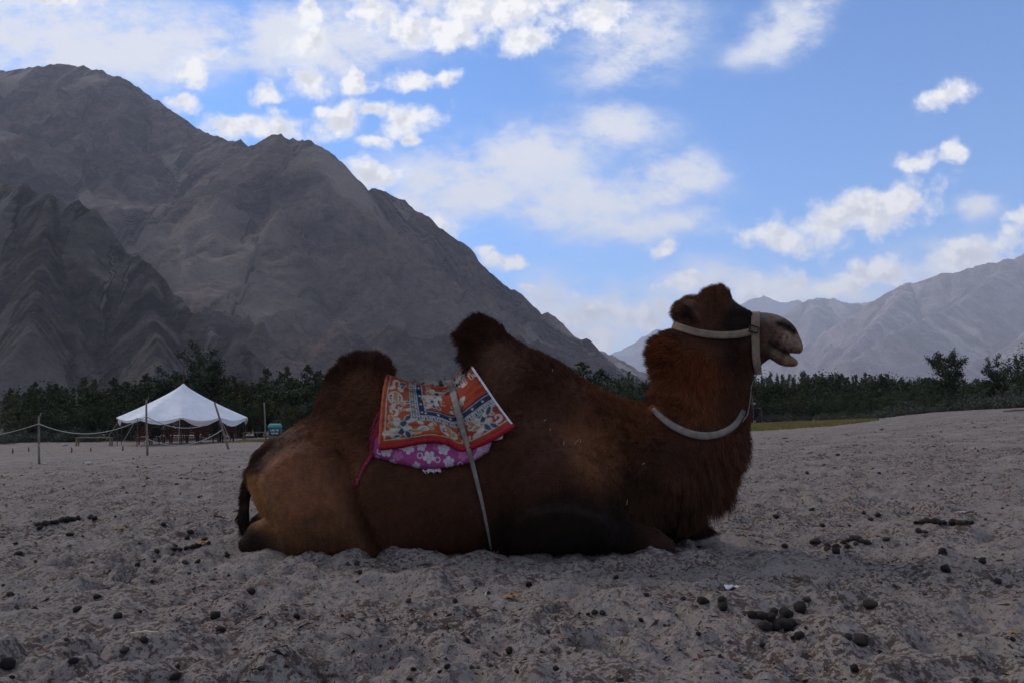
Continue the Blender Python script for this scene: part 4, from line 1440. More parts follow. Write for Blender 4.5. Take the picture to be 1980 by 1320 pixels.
# ------------------------------------------------------------------ trees and shrubs
def tree_parts(seed, h, w, kind):
    """trunk mesh and crown mesh of one plant, base at the origin"""
    rs = random.Random(seed)
    np_rng = np.random.RandomState(seed)
    tr = MB()
    cent, size, dirs = [], [], []
    tips = []
    if kind == 'airy':
        stems = 3
        for s in range(stems):
            a = 2 * PI * s / stems + rs.uniform(-.4, .4)
            top = Vector((math.cos(a) * w * .12, math.sin(a) * w * .12, h * rs.uniform(.6, .85)))
            b0 = Vector((math.cos(a) * .08, math.sin(a) * .08, -.1))
            mid_ = (b0 + top) * .5 + Vector((rs.uniform(-.2, .2), rs.uniform(-.2, .2), 0))
            tr.tube([b0, mid_, top], [h * .018, h * .012, h * .005], 5)
            for k in range(14):
                f = rs.uniform(.25, 1.0)
                p = b0.lerp(mid_, f * 2) if f < .5 else mid_.lerp(top, f * 2 - 1)
                aa = rs.uniform(0, 2 * PI)
                ln = w * rs.uniform(.28, .55) * (1.15 - .5 * f)
                e = p + Vector((math.cos(aa) * ln, math.sin(aa) * ln, h * rs.uniform(.02, .22)))
                m2 = p.lerp(e, .5) + Vector((0, 0, -.05 * ln))
                tr.tube([p, m2, e], [h * .006, h * .004, h * .002], 4)
                for q in (.35, .5, .65, .8, .92, 1.0):
                    tips.append((p.lerp(e, q), .075 * w * (1.1 - .4 * q)))
    elif kind == 'spiky':
        lead = rs.randint(2, 4)
        for s in range(lead):
            a = rs.uniform(0, 2 * PI)
            ox, oy = math.cos(a) * w * .22, math.sin(a) * w * .22
            hh = h * (1.0 if s == 0 else rs.uniform(.7, .92))
            tr.tube([(ox * .3, oy * .3, -.1), (ox * .8, oy * .8, hh * .5), (ox, oy, hh)], [h * .016, h * .010, h * .003], 5)
            n = 34
            for k in range(n):
                f = k / n
                z = hh * (.10 + .90 * f)
                reach = w * .42 * (1 - f) ** .75 + .05 * w
                aa = rs.uniform(0, 2 * PI)
                for q in (.35, .7, 1.0):
                    tips.append((Vector((ox + math.cos(aa) * reach * q, oy + math.sin(aa) * reach * q, z - .10 * reach * q + .12 * q * reach)), .075 * w * (1.25 - .7 * f)))
            for k in range(5):
                tips.append((Vector((ox, oy, hh * (.93 + .017 * k))), .02 * w))
    elif kind == 'low':
        for s in range(9):
            a = rs.uniform(0, 2 * PI)
            e = Vector((math.cos(a) * w * rs.uniform(.15, .45), math.sin(a) * w * rs.uniform(.15, .45), h * rs.uniform(.5, .95)))
            tr.tube([(0, 0, -.1), e * .5 + Vector((0, 0, .05)), e], [.03, .02, .008], 4)
        for k in range(85):
            a, r_ = rs.uniform(0, 2 * PI), math.sqrt(rs.random())
            top = h * (1 - .55 * r_ * r_) * rs.uniform(.55, 1.05)
            tips.append((Vector((math.cos(a) * w * .5 * r_, math.sin(a) * w * .5 * r_, top * rs.uniform(.25, 1))), .085 * w))
    else:
        stems = 4
        for s in range(stems):
            a = 2 * PI * s / stems + rs.uniform(-.5, .5)
            e = Vector((math.cos(a) * w * .22, math.sin(a) * w * .22, h * rs.uniform(.55, .8)))
            tr.tube([(math.cos(a) * .1, math.sin(a) * .1, -.1), e * .5, e], [h * .018, h * .012, h * .005], 5)
        lob = [(rs.uniform(-.28, .28) * w, rs.uniform(-.28, .28) * w, h * rs.uniform(.35, .8), rs.uniform(.20, .34) * w) for _ in range(9)]
        for lx, ly, lz, lr in lob:
            for k in range(16):
                v = Vector(np_rng.standard_normal(3)).normalized() * lr * rs.uniform(.55, 1.1)
                p = Vector((lx, ly, lz)) + Vector((v.x, v.y, v.z * .85))
                if p.z > .1:
                    tips.append((p, .085 * w))
        for k in range(14):
            a = rs.uniform(0, 2 * PI)
            r_ = rs.uniform(0, .35) * w
            z0 = h * rs.uniform(.7, .9)
            for q in range(4):
                tips.append((Vector((math.cos(a) * r_, math.sin(a) * r_, z0 + q * h * .045)), .05 * w * (1 - q * .2)))
    per = {'airy': 22, 'spiky': 15, 'low': 30, 'bushy': 24}[kind]
    T = np.array([(p.x, p.y, p.z, s) for p, s in tips])
    idx = np.repeat(np.arange(len(T)), per)
    n = len(idx)
    C = T[idx, :3] + np_rng.standard_normal((n, 3)) * T[idx, 3:4] * np.array((.62, .62, .5))
    C[:, 2] = np.maximum(C[:, 2], .03)
    ls = h * .013 + .022 * np_rng.rand(n) * 2
    if kind == 'low':
        ls *= 1.3
    A = np_rng.standard_normal((n, 3))
    A[:, 2] = np.abs(A[:, 2]) * .8
    A /= np.linalg.norm(A, axis=1)[:, None]
    Bv = np.cross(A, np_rng.standard_normal((n, 3)))
    Bv /= np.linalg.norm(Bv, axis=1)[:, None] + 1e-9
    a_, b_ = A * ls[:, None] * 1.5, Bv * ls[:, None] * .62
    V = np.stack([C - a_ * .6, C + b_, C + a_, C - b_], 1).reshape(-1, 3)
    Fq = np.arange(4 * n).reshape(n, 4)
    return tr.mesh('trunk'), array_mesh('crown', V, Fq, False)


def leaf_mat(name, c1, c2, c3):
    m, t, b = new_mat(name, c1, .7, .2)
    oi = t.node('ShaderNodeObjectInfo')
    geo = t.node('ShaderNodeNewGeometry')
    tc = t.node('ShaderNodeTexCoord')
    n = t.noise(tc.outputs['Object'], 1.1, 3, .6)
    c = t.mix(t.ramp(n, .35, .65), c1, c2)
    c = t.mix(t.math('MULTIPLY', t.ramp(oi.outputs['Random'], .35, 1.0), t.ramp(n, .45, .7)), c, c3)
    isl = t.ramp(geo.outputs['Random Per Island'], 0, 1, .65, 1.4, False)
    vm = t.vmath('SCALE', c, sc=isl)
    t.l.new(vm, b.inputs['Base Color'])
    return m


m_bark = mat_mottled('grey_bark', (.075, .062, .052), (.12, .10, .085), 20)
m_leafd = leaf_mat('dark_green_leaves', (.020, .030, .013), (.038, .048, .020), (.095, .070, .018))
m_leafg = leaf_mat('grey_green_leaves', (.045, .052, .036), (.066, .072, .050), (.080, .074, .045))
m_leaft = leaf_mat('tree_leaves', (.018, .028, .012), (.03, .042, .018), (.04, .045, .016))
PROTO = {}


def proto(kind, k):
    key = (kind, k)
    if key not in PROTO:
        h, w = {'airy': (7.0, 6.0), 'spiky': (5.4, 3.6), 'low': (1.6, 2.6), 'bushy': (4.6, 5.0)}[kind]
        tm, cm = tree_parts(100 + 17 * k + sum(map(ord, kind)), h, w, kind)
        tm.materials.append(m_bark)
        cm.materials.append({'airy': m_leaft, 'spiky': m_leafd, 'low': m_leafg, 'bushy': m_leafd}[kind])
        PROTO[key] = (tm, cm, h, w)
    return PROTO[key]


def plant(name, kind, k, x, y, h, wscale, rz, label, cat, group, dz=-.05):
    tm, cm, ph, pw = proto(kind, k)
    e = empty(name, on_ground(x, y, dz), rz)
    s = h / ph
    e.scale = (s * wscale, s * wscale, s)
    tag(e, label, cat, group)
    for nm, me in (('trunk', tm), ('crown', cm)):
        o = bpy.data.objects.new(nm, me)
        COL.objects.link(o)
        o.parent = e
    return e


rs = random.Random(21)


def stand(px, top, Y, name, kind, k, wscale, label, cat, group=None):
    """a plant whose top shows at (px, top), standing at distance Y"""
    p = at(px, top, Y)
    g = float(ground_z(p[0], Y))
    plant(name, kind, k, p[0], Y, max(.5, p[2] - g), wscale, rs.uniform(0, 6.28), label, cat, group)


def by_place(px, marks):
    """the landmark a plant or pellet stands next to"""
    return min(marks, key=lambda q: abs(q[0] - px))[1]


L_MARKS = [(0, 'behind the slack end of the rope fence'), (76, 'behind the fence post by the pale pebbles'), (185, 'behind the pale timber bench'), (255, 'behind the low eave of the white tent'), (350, 'behind the peak of the white tent'),
           (440, 'behind the leaning fence post'), (515, 'behind the tall grey post'), (560, 'behind the teal bin'), (640, 'behind the rear hump of the camel'), (800, 'behind the saddle of the camel'), (930, 'behind the front hump of the camel'), (1080, 'behind the shoulder of the camel')]
R_MARKS = [(1450, 'beside the dark red car'), (1520, 'over the start of the yellow grass'), (1590, 'over the middle of the yellow grass'), (1660, 'over the end of the yellow grass'), (1740, 'where the low shrubs begin'), (1828, 'under the airy thorn tree'), (1925, 'under the thin-leaved thorn tree'), (1990, 'under the dense green thorn tree')]


# single trees one can point to
stand(388, 668, 63, 'willow_tree', 'airy', 0, .80, 'tall dark open-branched tree rising right behind the white tent', 'tree')
stand(330, 697, 64, 'willow_tree', 'airy', 1, .75, 'shorter dark tree beside the tall one behind the white tent', 'tree')
stand(1828, 678, 46, 'thorn_tree', 'airy', 2, .80, 'airy thorn tree standing clear above the bushes with sky through its twigs', 'tree')
stand(1925, 686, 44, 'thorn_tree', 'airy', 3, .62, 'thin-leaved thorn tree between the airy thorn tree and the dense green one', 'tree')
stand(1990, 680, 42, 'thorn_tree', 'bushy', 4, .80, 'dense green thorn tree at the top of the sandy slope', 'tree')
stand(1150, 700, 62, 'juniper_tree', 'spiky', 5, 1.2, 'dark green tree with spiky sprays just behind the camel shoulder', 'tree')
# thicket behind the tent and the rope fence
GL = 'dark green bush in the thicket behind the tent and rope fence'
for x, top, Y, k in ((20, 758, 66, 0), (62, 752, 64, 1), (100, 746, 68, 2), (145, 750, 66, 3), (182, 752, 63, 0), (225, 742, 67, 1), (262, 745, 70, 2), (300, 735, 68, 3), (430, 735, 66, 0), (465, 742, 63, 1), (510, 740, 64, 2), (545, 738, 62, 3), (585, 735, 64, 0), (625, 738, 62, 1), (405, 742, 70, 2),
                     (40, 790, 60, 2), (90, 785, 60, 3), (140, 790, 60, 1), (200, 785, 61, 0), (255, 780, 60, 2), (310, 785, 60, 1), (360, 782, 61, 3), (410, 785, 60, 0), (455, 780, 59, 2), (500, 782, 60, 1), (550, 780, 58, 3), (600, 778, 59, 0),
                     (660, 745, 66, 2), (705, 750, 68, 3), (760, 748, 70, 0), (805, 742, 70, 1), (850, 746, 70, 2), (900, 750, 70, 3), (960, 752, 70, 0), (1030, 750, 70, 1), (1100, 748, 68, 2)):
    stand(x + rs.uniform(-6, 6), top, Y, 'bush', 'bushy', k, rs.uniform(.9, 1.15), ('taller back-row' if top < 770 else 'shorter front-row') + ' dark green bush ' + by_place(x, L_MARKS), 'bush', 'bushes behind the tent and rope fence')
GS = 'pointed young tree poking out of the thicket behind the tent'
for x, top, Y, k in ((32, 750, 62, 0), (72, 738, 66, 1), (120, 742, 65, 2), (160, 728, 66, 3), (178, 732, 66, 0), (232, 730, 66, 1), (250, 738, 64, 2), (455, 728, 64, 3), (478, 735, 64, 0), (502, 712, 65, 1), (530, 718, 65, 2), (560, 708, 64, 3), (582, 706, 64, 0), (606, 716, 62, 1), (628, 718, 63, 2), (640, 725, 64, 3), (790, 738, 72, 0), (845, 736, 72, 1), (300, 722, 70, 2), (418, 728, 68, 3)):
    stand(x, top, Y, 'pointed_tree', 'spiky', k, rs.uniform(.6, .9), ('tall' if top < 722 else 'short') + ' pointed young tree ' + by_place(x, L_MARKS), 'tree', 'pointed young trees in the thicket')
# thicket across the grass strip
GR_ = 'dense dark bush in the thicket beyond the yellow grass strip'
for i in range(46):
    x = 1440 + (i % 23) * 25 + rs.uniform(-9, 9)
    row = i // 23
    top = (734 if row == 0 else 764) + rs.uniform(-10, 16) - max(0, x - 1800) * .05
    Y = (94 if row == 0 else 85) - max(0, x - 1560) * .085
    stand(x, top, Y, 'bush', 'bushy', i % 5, rs.uniform(.9, 1.25), ('taller back-row' if row == 0 else 'shorter front-row') + ' thicket bush ' + by_place(x, R_MARKS), 'bush', 'bushes beyond the grass strip')
for x, top, Y, k in ((1180, 735, 80, 0), (1215, 742, 82, 1), (1250, 742, 84, 2), (1290, 745, 80, 3), (1400, 745, 84, 0)):
    stand(x, top, Y, 'bush', 'bushy', k, 1.1, 'dark bush seen through the dip between the camel hump and neck', 'bush', 'bushes behind the camel neck')
GW = 'low grey-green shrub along the edge of the sandy slope'
for i, (x, top, Y) in enumerate(((1660, 795, 60), (1690, 790, 56), (1720, 785, 53), (1700, 800, 49), (1735, 795, 47), (1765, 790, 46), (1790, 782, 46), (1815, 780, 44), (1850, 775, 43), (1885, 770, 41), (1920, 765, 40), (1955, 762, 39), (1985, 758, 37), (1480, 796, 83), (1515, 794, 83), (1550, 796, 83), (1590, 795, 79), (1625, 793, 74), (1500, 803, 83), (1750, 770, 52), (1840, 758, 46), (1900, 750, 44), (1960, 742, 41), (2010, 750, 37))):
    stand(x + rs.uniform(-4, 4), top, Y, 'low_shrub', 'low', i % 4, rs.uniform(1.0, 1.5), ('raised' if i > 18 else 'low') + ' grey-green shrub at the sand edge ' + by_place(x, R_MARKS), 'shrub', 'low shrubs on the edge of the slope')
GA = 'low dark shrub at the foot of the thicket beyond the rope fence'
for i, (x, top, Y) in enumerate(((8, 838, 54), (50, 832, 57), (85, 828, 58), (125, 826, 58), (180, 828, 58), (30, 828, 58), (150, 822, 59), (230, 826, 60))):
    stand(x, top, Y, 'low_shrub', 'low', (i + 1) % 4, rs.uniform(1.0, 1.4), 'low dark shrub at the thicket foot ' + by_place(x, L_MARKS), 'shrub', 'low shrubs beyond the rope fence')

# far wood of poplars: one mass along the valley floor
rng = np.random.RandomState(5)
Vs, Fs = [], []
nvt = 0
for k in range(520):
    pop = k < 170
    px = rng.uniform(1080, 2050)
    Y = rng.uniform(230, 330)
    top = (727 + rng.uniform(-7, 9)) if pop else rng.uniform(738, 756)
    if pop and px > 1720:
        top += 8
    p = at(px, top, Y)
    h = p[2] + 2.0
    wd = h * (.055 if pop else .24)
    n = 150 if pop else 110
    q = rng.rand(n)
    prof_ = np.sin(np.clip(q, .02, .98) * PI) ** .7 if not pop else np.minimum(1, q * 5) * (1.02 - q) ** .6
    a = rng.rand(n) * 2 * PI
    rr_ = wd * prof_ * np.sqrt(rng.rand(n))
    C = np.stack([p[0] + rr_ * np.cos(a), Y + rr_ * np.sin(a), -2.0 + h * q], -1)
    s = h * (.030 if pop else .045)
    d1 = rng.standard_normal((n, 3)) * s
    if pop:
        d1[:, 2] = np.abs(d1[:, 2]) + s
    d2 = rng.standard_normal((n, 3)) * s * .6
    Vs.append(np.stack([C - d1, C + d2, C + d1], 1).reshape(-1, 3))
    Fs.append(np.arange(3 * n).reshape(n, 3) + nvt)
    nvt += 3 * n
fw = link('far_wood', array_mesh('far_wood', np.concatenate(Vs), np.concatenate(Fs), False), leaf_mat('far_leaves', (.030, .042, .022), (.05, .062, .032), (.06, .066, .034)))
tag(fw, kind='stuff')

# yellow-green grass strip beyond the sand
rng = np.random.RandomState(8)
gp = np.array([hit(px, py)[:2] for px, py in ((1380, 834), (1460, 833), (1560, 826), (1650, 818), (1700, 812), (1650, 811), (1560, 814.5), (1470, 817.5), (1380, 818.5))])


def scatter_poly(poly, n):
    lo, hi = poly.min(0), poly.max(0)
    P = lo + rng.rand(n * 3, 2) * (hi - lo)
    return P[poly_sd(P[:, 0], P[:, 1], poly) > 0][:n]


def grass_mesh(name, poly, n, hgt):
    P = scatter_poly(poly, n)
    z = ground_z(P[:, 0], P[:, 1])
    base_ = np.stack([P[:, 0], P[:, 1], z - .01], -1)
    a = rng.rand(len(P)) * 2 * PI
    wv = np.stack([np.cos(a), np.sin(a), 0 * a], -1) * .035
    tip = base_ + np.stack([rng.standard_normal(len(P)) * .05, rng.standard_normal(len(P)) * .05, hgt * (.5 + rng.rand(len(P)))], -1)
    V = np.stack([base_ - wv, base_ + wv, tip], 1).reshape(-1, 3)
    return array_mesh(name, V, np.arange(len(V)).reshape(-1, 3), False)


m_grass = mat_mottled('yellow_grass', (.21, .165, .055), (.12, .11, .038), .45, .8, .1)
tag(link('grass', grass_mesh('grass', gp, 60000, .10), m_grass), 'yellow-green grass strip between the sand and the thicket', kind='stuff')
gp2 = np.array([hit(px, py)[:2] for px, py in ((430, 856), (520, 855), (540, 848), (470, 850))])
tag(link('grass', grass_mesh('grass', gp2, 5000, .06), m_grass), 'thin grass patch beside the tent', kind='stuff')

# ------------------------------------------------------------------ tent, fence, benches, bin, car
TY = 52.0
tg = at(350, 858, TY)
TG = float(ground_z(tg[0], TY))
TENT = empty('canopy_tent', (tg[0], TY, TG))
tag(TENT, 'white canvas canopy tent with a pointed top and scalloped eaves', 'tent')
sc_ = TY / FOC
apex_z = at(350, 740, TY)[2] - TG
eave_z = at(350, 806, TY)[2] - TG
half = 127 * sc_
m_canvas, t, b = new_mat('white_canvas', (.80, .80, .82), .8, .2)
tc = t.node('ShaderNodeTexCoord')
t.l.new(t.mix(t.ramp(t.noise(tc.outputs['Object'], 1.2, 5, .6), .3, .7), (.70, .70, .73), (.84, .84, .85)), b.inputs['Base Color'])
bp = t.node('ShaderNodeBump')
bp.inputs['Distance'].default_value = .05
t.l.new(t.noise(t.mapping(tc.outputs['Object'], scale=(1, 1, 3)), 1.8, 4, .55), bp.inputs['Height'])
t.l.new(bp.outputs[0], b.inputs['Normal'])
tr_ = t.node('ShaderNodeBsdfTranslucent')
tr_.inputs[0].default_value = (.8, .8, .8, 1)
mx = t.node('ShaderNodeMixShader')
mx.inputs[0].default_value = .22
t.l.new(b.outputs[0], mx.inputs[1])
t.l.new(tr_.outputs[0], mx.inputs[2])
t.l.new(mx.outputs[0], t.n['Material Output'].inputs[0])
NA, NRr = 128, 22
V = np.zeros((NRr, NA, 3))
NSUP = 10
for i in range(NRr):
    q = i / (NRr - 1)
    for j in range(NA):
        a = 2 * PI * j / NA
        k = (a / (2 * PI) * NSUP) % 1.0
        sag = math.sin(k * PI)
        # a rounded square in plan
        sq = 1.0 / (abs(math.cos(a + .35)) ** 4 + abs(math.sin(a + .35)) ** 4) ** .25
        rad = half * (0.90 + .07 * (sq - 1)) * (1 + .04 * math.sin(3 * a + 1))
        rad *= (1 - .05 * sag * q ** 2)
        z = apex_z - (apex_z - eave_z) * (q ** .80) - sag * .20 * q ** 3 - sag * .10 * q * (1 - q)
        V[i, j] = (rad * q * math.cos(a) * 1.06, rad * q * math.sin(a) * .85, z)
cnp = link('canopy', grid_mesh('canopy', V, True, wrap=True), m_canvas, TENT)
# hanging valance flaps along the eave
rs = random.Random(4)
for k in range(NSUP):
    js = [int((k + f / 6) * NA / NSUP) % NA for f in range(7)]
    drop = [.34, .10, .42, .12, .16, .30, .12, .22, .10, .36][k]
    rows = np.zeros((2, 7, 3))
    for f, j in enumerate(js):
        e = V[-1, j]
        rows[0, f] = e + np.array((0, 0, -.004))
        rows[1, f] = e * np.array((.985, .985, 1)) - np.array((0, 0, drop * (0.35 + .65 * math.sin(f / 6 * PI)) + .03))
    link('valance', grid_mesh('valance', rows), m_canvas, TENT)
m_pole = mat_mottled('weathered_wood', (.20, .165, .135), (.12, .098, .08), 14, .9, .1, .003, (1, 1, .2))
m_darkpole = mat_mottled('brown_pole', (.09, .05, .035), (.06, .035, .026), 10)
MB().tube([(0, 0, -.1), (0, 0, apex_z + 1.15)], [.05, .035], 8).build('centre_pole', m_darkpole, TENT)
for k in range(NSUP):
    e = V[-1, int(k * NA / NSUP)]
    MB().tube([(e[0] * .97, e[1] * .97, -.1), (e[0] * .985, e[1] * .985, e[2] - .01)], .028, 6).build('eave_pole', m_darkpole, TENT)
m_rope = mat_mottled('pale_rope', (.42, .39, .34), (.28, .26, .22), 60)
for k in (5, 7, 8, 9):
    e = V[-1, int(k * NA / NSUP)]
    o = np.array((e[0], e[1], 0)) / np.hypot(e[0], e[1])
    gx_, gy_ = tg[0] + e[0] + o[0] * 1.1, TY + e[1] + o[1] * 1.1
    MB().tube([tuple(e), (e[0] + o[0] * 1.1, e[1] + o[1] * 1.1, float(ground_z(gx_, gy_)) - TG)], .010, 5).build('guy_rope', m_rope, TENT)

m_board = mat_mottled('red_brown_boards', (.10, .035, .024), (.065, .026, .02), 5, .7, .2, .002, (1, 6, 6))
m_timber = mat_mottled('pale_timber', (.21, .155, .11), (.14, .105, .078), 9, .85, .1, .002)


def bench(x, y, ln, h, dp, rz, mat, name, label, cat, back=False, group=None, slats=2):
    e = empty(name, on_ground(x, y), rz)
    tag(e, label, cat, group)
    for s in range(slats):
        MB().box((0, (s + .5) / slats * dp - dp / 2, h), (ln, dp / slats - .015, .045)).build('plank', mat, e, bevel=.006)
    for sx in (-1, 1):
        for sy in (-1, 1):
            MB().box((sx * (ln / 2 - .08), sy * (dp / 2 - .06), h / 2 - .05), (.07, .07, h + .04)).build('leg', mat, e)
    if back:
        for s in range(3):
            MB().box((0, dp / 2 - .02, h + .17 + s * .15), (ln, .035, .125)).build('back_plank', mat, e, bevel=.006)
        for sx in (-1, 1):
            MB().box((sx * (ln / 2 - .10), dp / 2 + .03, h + .25), (.07, .05, .56)).build('back_post', mat, e)
    return e


p = hit(182, 861)
bench(p[0], p[1], 2.2, .50, .40, .04, m_timber, 'bench', 'pale timber bench standing beside the tent near the rope fence', 'bench')
p = hit(478, 849)
bench(p[0], p[1] + 2, 1.95, .45, .32, -.06, m_timber, 'bench', 'low pale rail bench between the tent and the teal bin', 'bench')
for i, (dx, dy, ln, rz, lab) in enumerate(((-2.6, .4, .8, .5, 'short red-brown slatted seat at the edge of the tent shade'), (-.3, 1.2, 1.9, 0.05, 'long red-brown slatted bench in the tent shade beside the centre pole'),
                                           (1.5, 1.0, 1.5, -.05, 'red-brown slatted bench under the tent beyond the long one'), (2.9, .2, 1.0, -.3, 'red-brown slatted bench under the tent next to the leaning pole'), (-1.4, 2.4, 1.7, 0.1, 'red-brown slatted bench deep in the tent shade near the bushes'))):
    bench(tg[0] + dx, TY + dy, ln, .45, .45, rz, m_board, 'slatted_bench', lab, 'bench', back=True, slats=3)
m_black = mat_mottled('dark_fabric', (.012, .012, .014), (.02, .02, .022), 6)
for dx, dy, lab in ((-2.0, .7, 'black folding chair next to the short slatted seat under the tent'), (2.3, .1, 'black folding chair under the tent beside the leaning pole')):
    e = empty('folding_chair', on_ground(tg[0] + dx, TY + dy), .3)
    tag(e, lab, 'chair')
    MB().box((0, 0, .45), (.5, .46, .05)).build('seat', m_black, e, bevel=.01)
    MB().box((0, .24, .80), (.5, .05, .55)).build('backrest', m_black, e, bevel=.01)
    for sx in (-1, 1):
        for sy in (-1, 1):
            MB().tube([(sx * .22, sy * .22, -.02), (sx * .22, sy * .16, .45)], .022, 6).build('leg', m_black, e)

# rope fence
POSTS = []


def post(px, py_top, py_base, Y, name, label, lean=0.0, fork=False, r_=.032):
    base_ = at(px, py_base, Y)
    g = float(ground_z(base_[0], Y))
    top = at(px + lean, py_top, Y)
    e = empty(name, (base_[0], Y, g))
    tag(e, label, 'post')
    v = Vector((top[0] - base_[0], 0, top[2] - g))
    rs2 = random.Random(int(px))
    pth = [v * q + Vector((rs2.uniform(-.012, .012), rs2.uniform(-.012, .012), 0)) for q in (-.06, .2, .4, .6, .8, 1.0)]
    mb = MB().tube(pth, [r_ * 1.1, r_ * 1.05, r_, r_ * .95, r_ * .9, r_ * .75], 8)
    mb.build('pole', m_pole, e, True)
    if fork:
        MB().tube([v * .93, v * 1.0 + Vector((.05, 0, .02)), v * 1.0 + Vector((.07, 0, .10))], [.02, .016, .012], 6).build('twig_fork', m_pole, e, True)
    POSTS.append((e, v, base_, g))
    return e, v, np.array((base_[0], Y, g))


pA = post(76, 803, 897, 24, 'fence_post', 'thin weathered fence post with a forked top near the pale pebbles', -1, True)
pB = post(285, 772, 880, 25, 'fence_post', 'weathered fence post with a twig fork standing before the white tent', -2, True, .034)
pC = post(442, 777, 868, 28, 'fence_post', 'fence post leaning over in front of the white tent eave', -27, False, .04)
pD = post(514, 778, 852, 47, 'fence_post', 'tall grey post beside the teal bin', -3, False, .05)
pE = post(-210, 800, 905, 24, 'fence_post', 'weathered fence post at the far end of the slack rope', 2, False)


def rope(pa, fa, pb, fb, sag, label, r_=.012):
    A = pa[2] + np.array(pa[1]) * fa
    B = pb[2] + np.array(pb[1]) * fb
    n = 24
    pts = []
    for i in range(n + 1):
        q = i / n
        p = A + (B - A) * q
        p[2] -= sag * 4 * q * (1 - q)
        p[2] = max(p[2], float(ground_z(p[0], p[1])) + .015)
        p[1] -= .035
        pts.append(p)
    tag(MB().tube(pts, r_, 6).build('fence_rope', m_rope, None, True), label, 'rope', 'ropes of the fence')


rope(pE, .72, pA, .83, .35, 'upper fence rope sagging up to the post by the pale pebbles')
rope(pA, .84, pB, .70, .42, 'upper fence rope hanging between the two forked posts', .013)
rope(pB, .70, pC, .64, .34, 'upper fence rope slung from the forked post to the leaning post', .013)
rope(pB, .30, pC, .42, .36, 'lower fence rope slung from the forked post to the leaning post', .013)
rope(pE, .30, pA, .40, .10, 'lower fence rope running to the post by the pale pebbles')
rope(pA, .40, pB, .28, .75, 'lower fence rope lying almost on the ground between the forked posts')
for px, py, h in ((24, 876, .22), (55, 872, .2), (138, 874, .24), (175, 872, .16), (237, 871, .24)):
    p = hit(px, py)
    tag(MB().tube([(p[0], p[1], p[2] - .05), (p[0] + .02, p[1], p[2] + h * .6), (p[0] - .01, p[1], p[2] + h)], [.035, .032, .026], 7).build('stake', m_darkpole), 'short dark wooden stake driven into the sand by the rope fence', 'stake', 'stakes by the rope fence')

# bin
p = hit(530, 851)
BN_ = empty('litter_bin', (at(531, 851, 46)[0], 46.0, float(ground_z(at(531, 851, 46)[0], 46.0))), .25)
tag(BN_, 'teal plastic litter bin with a dark printed panel beside the grey post', 'bin')
m_teal = mat_mottled('teal_plastic', (.022, .20, .17), (.016, .15, .13), 4, .45, .4)
m_navy = new_mat('printed_panel', (.012, .016, .03), .6)[0]
bh = at(531, 826, 46)[2] - BN_.location.z
bwid = .74
mb = MB()
for z0, z1, w0, w1 in ((.04, bh, .60, .72),):
    mb.add([(-w0 / 2, -w0 / 2, z0), (w0 / 2, -w0 / 2, z0), (w0 / 2, w0 / 2, z0), (-w0 / 2, w0 / 2, z0), (-w1 / 2, -w1 / 2, z1), (w1 / 2, -w1 / 2, z1), (w1 / 2, w1 / 2, z1), (-w1 / 2, w1 / 2, z1)],
           [(0, 3, 2, 1), (4, 5, 6, 7), (0, 1, 5, 4), (1, 2, 6, 5), (2, 3, 7, 6), (3, 0, 4, 7)])
mb.build('body', m_teal, BN_, bevel=.02)
MB().box((0, 0, bh + .045), (.80, .80, .09)).build('rim', m_teal, BN_, bevel=.02)
lid = MB().add([(-.38, -.38, bh + .09), (.38, -.38, bh + .09), (.38, .38, bh + .09), (-.38, .38, bh + .09), (-.32, -.28, bh + .19), (.32, -.28, bh + .19), (.32, .32, bh + .24), (-.32, .32, bh + .24)],
               [(0, 3, 2, 1), (4, 5, 6, 7), (0, 1, 5, 4), (1, 2, 6, 5), (2, 3, 7, 6), (3, 0, 4, 7)]).build('lid', m_teal, BN_, bevel=.02)
for nm, rz in (('front', 0), ('side', PI / 2)):
    pn = MB().box((0, -.368, bh - .24), (.60, .012, .40)).build('label_panel', m_navy, BN_)
    pn.rotation_euler = (math.radians(-3.4) if False else 0, 0, rz)
m_print = new_mat('white_print', (.7, .7, .7), .7)[0]


def text(body, size, loc, rot, parent, mat):
    cu = bpy.data.curves.new('lettering', 'FONT')
    cu.body, cu.size, cu.align_x, cu.align_y, cu.extrude = body, size, 'CENTER', 'CENTER', .002
    tmp = bpy.data.objects.new('lettering', cu)
    COL.objects.link(tmp)
    dg = bpy.context.evaluated_depsgraph_get()
    me = bpy.data.meshes.new_from_object(tmp.evaluated_get(dg))
    bpy.data.objects.remove(tmp)
    o = link('lettering', me, mat, parent)
    o.location, o.rotation_euler = loc, rot
    return o


text('USE ME', .15, (0, -.380, bh - .15), (PI / 2, 0, 0), BN_, m_print)
text('PLEASE', .13, (0, -.380, bh - .32), (PI / 2, 0, 0), BN_, m_print)
text('US', .30, (.380, -.02, bh - .22), (PI / 2, 0, PI / 2), BN_, m_print)

# parked off-road car, seen from behind beside the neck
cy_ = 86.0
cxw = at(1447, 812, cy_)[0]
CAR = empty('parked_car', on_ground(cxw, cy_, -.02), .05)
tag(CAR, 'dark red off-road car with a white bundle on its roof, parked before the thicket', 'car')
m_car = new_mat('dark_red_paint', (.10, .018, .028), .35, .5)[0]
m_tyre = new_mat('black_rubber', (.012, .012, .012), .9, .1)[0]
m_glass = new_mat('dark_car_glass', (.01, .012, .014), .08, .6)[0]
m_lamp = new_mat('red_lamp', (.30, .015, .015), .3, .5)[0]


def hull(z):  # half width of the body at a height
    return .86 if z < 1.05 else .86 - (z - 1.05) * .22


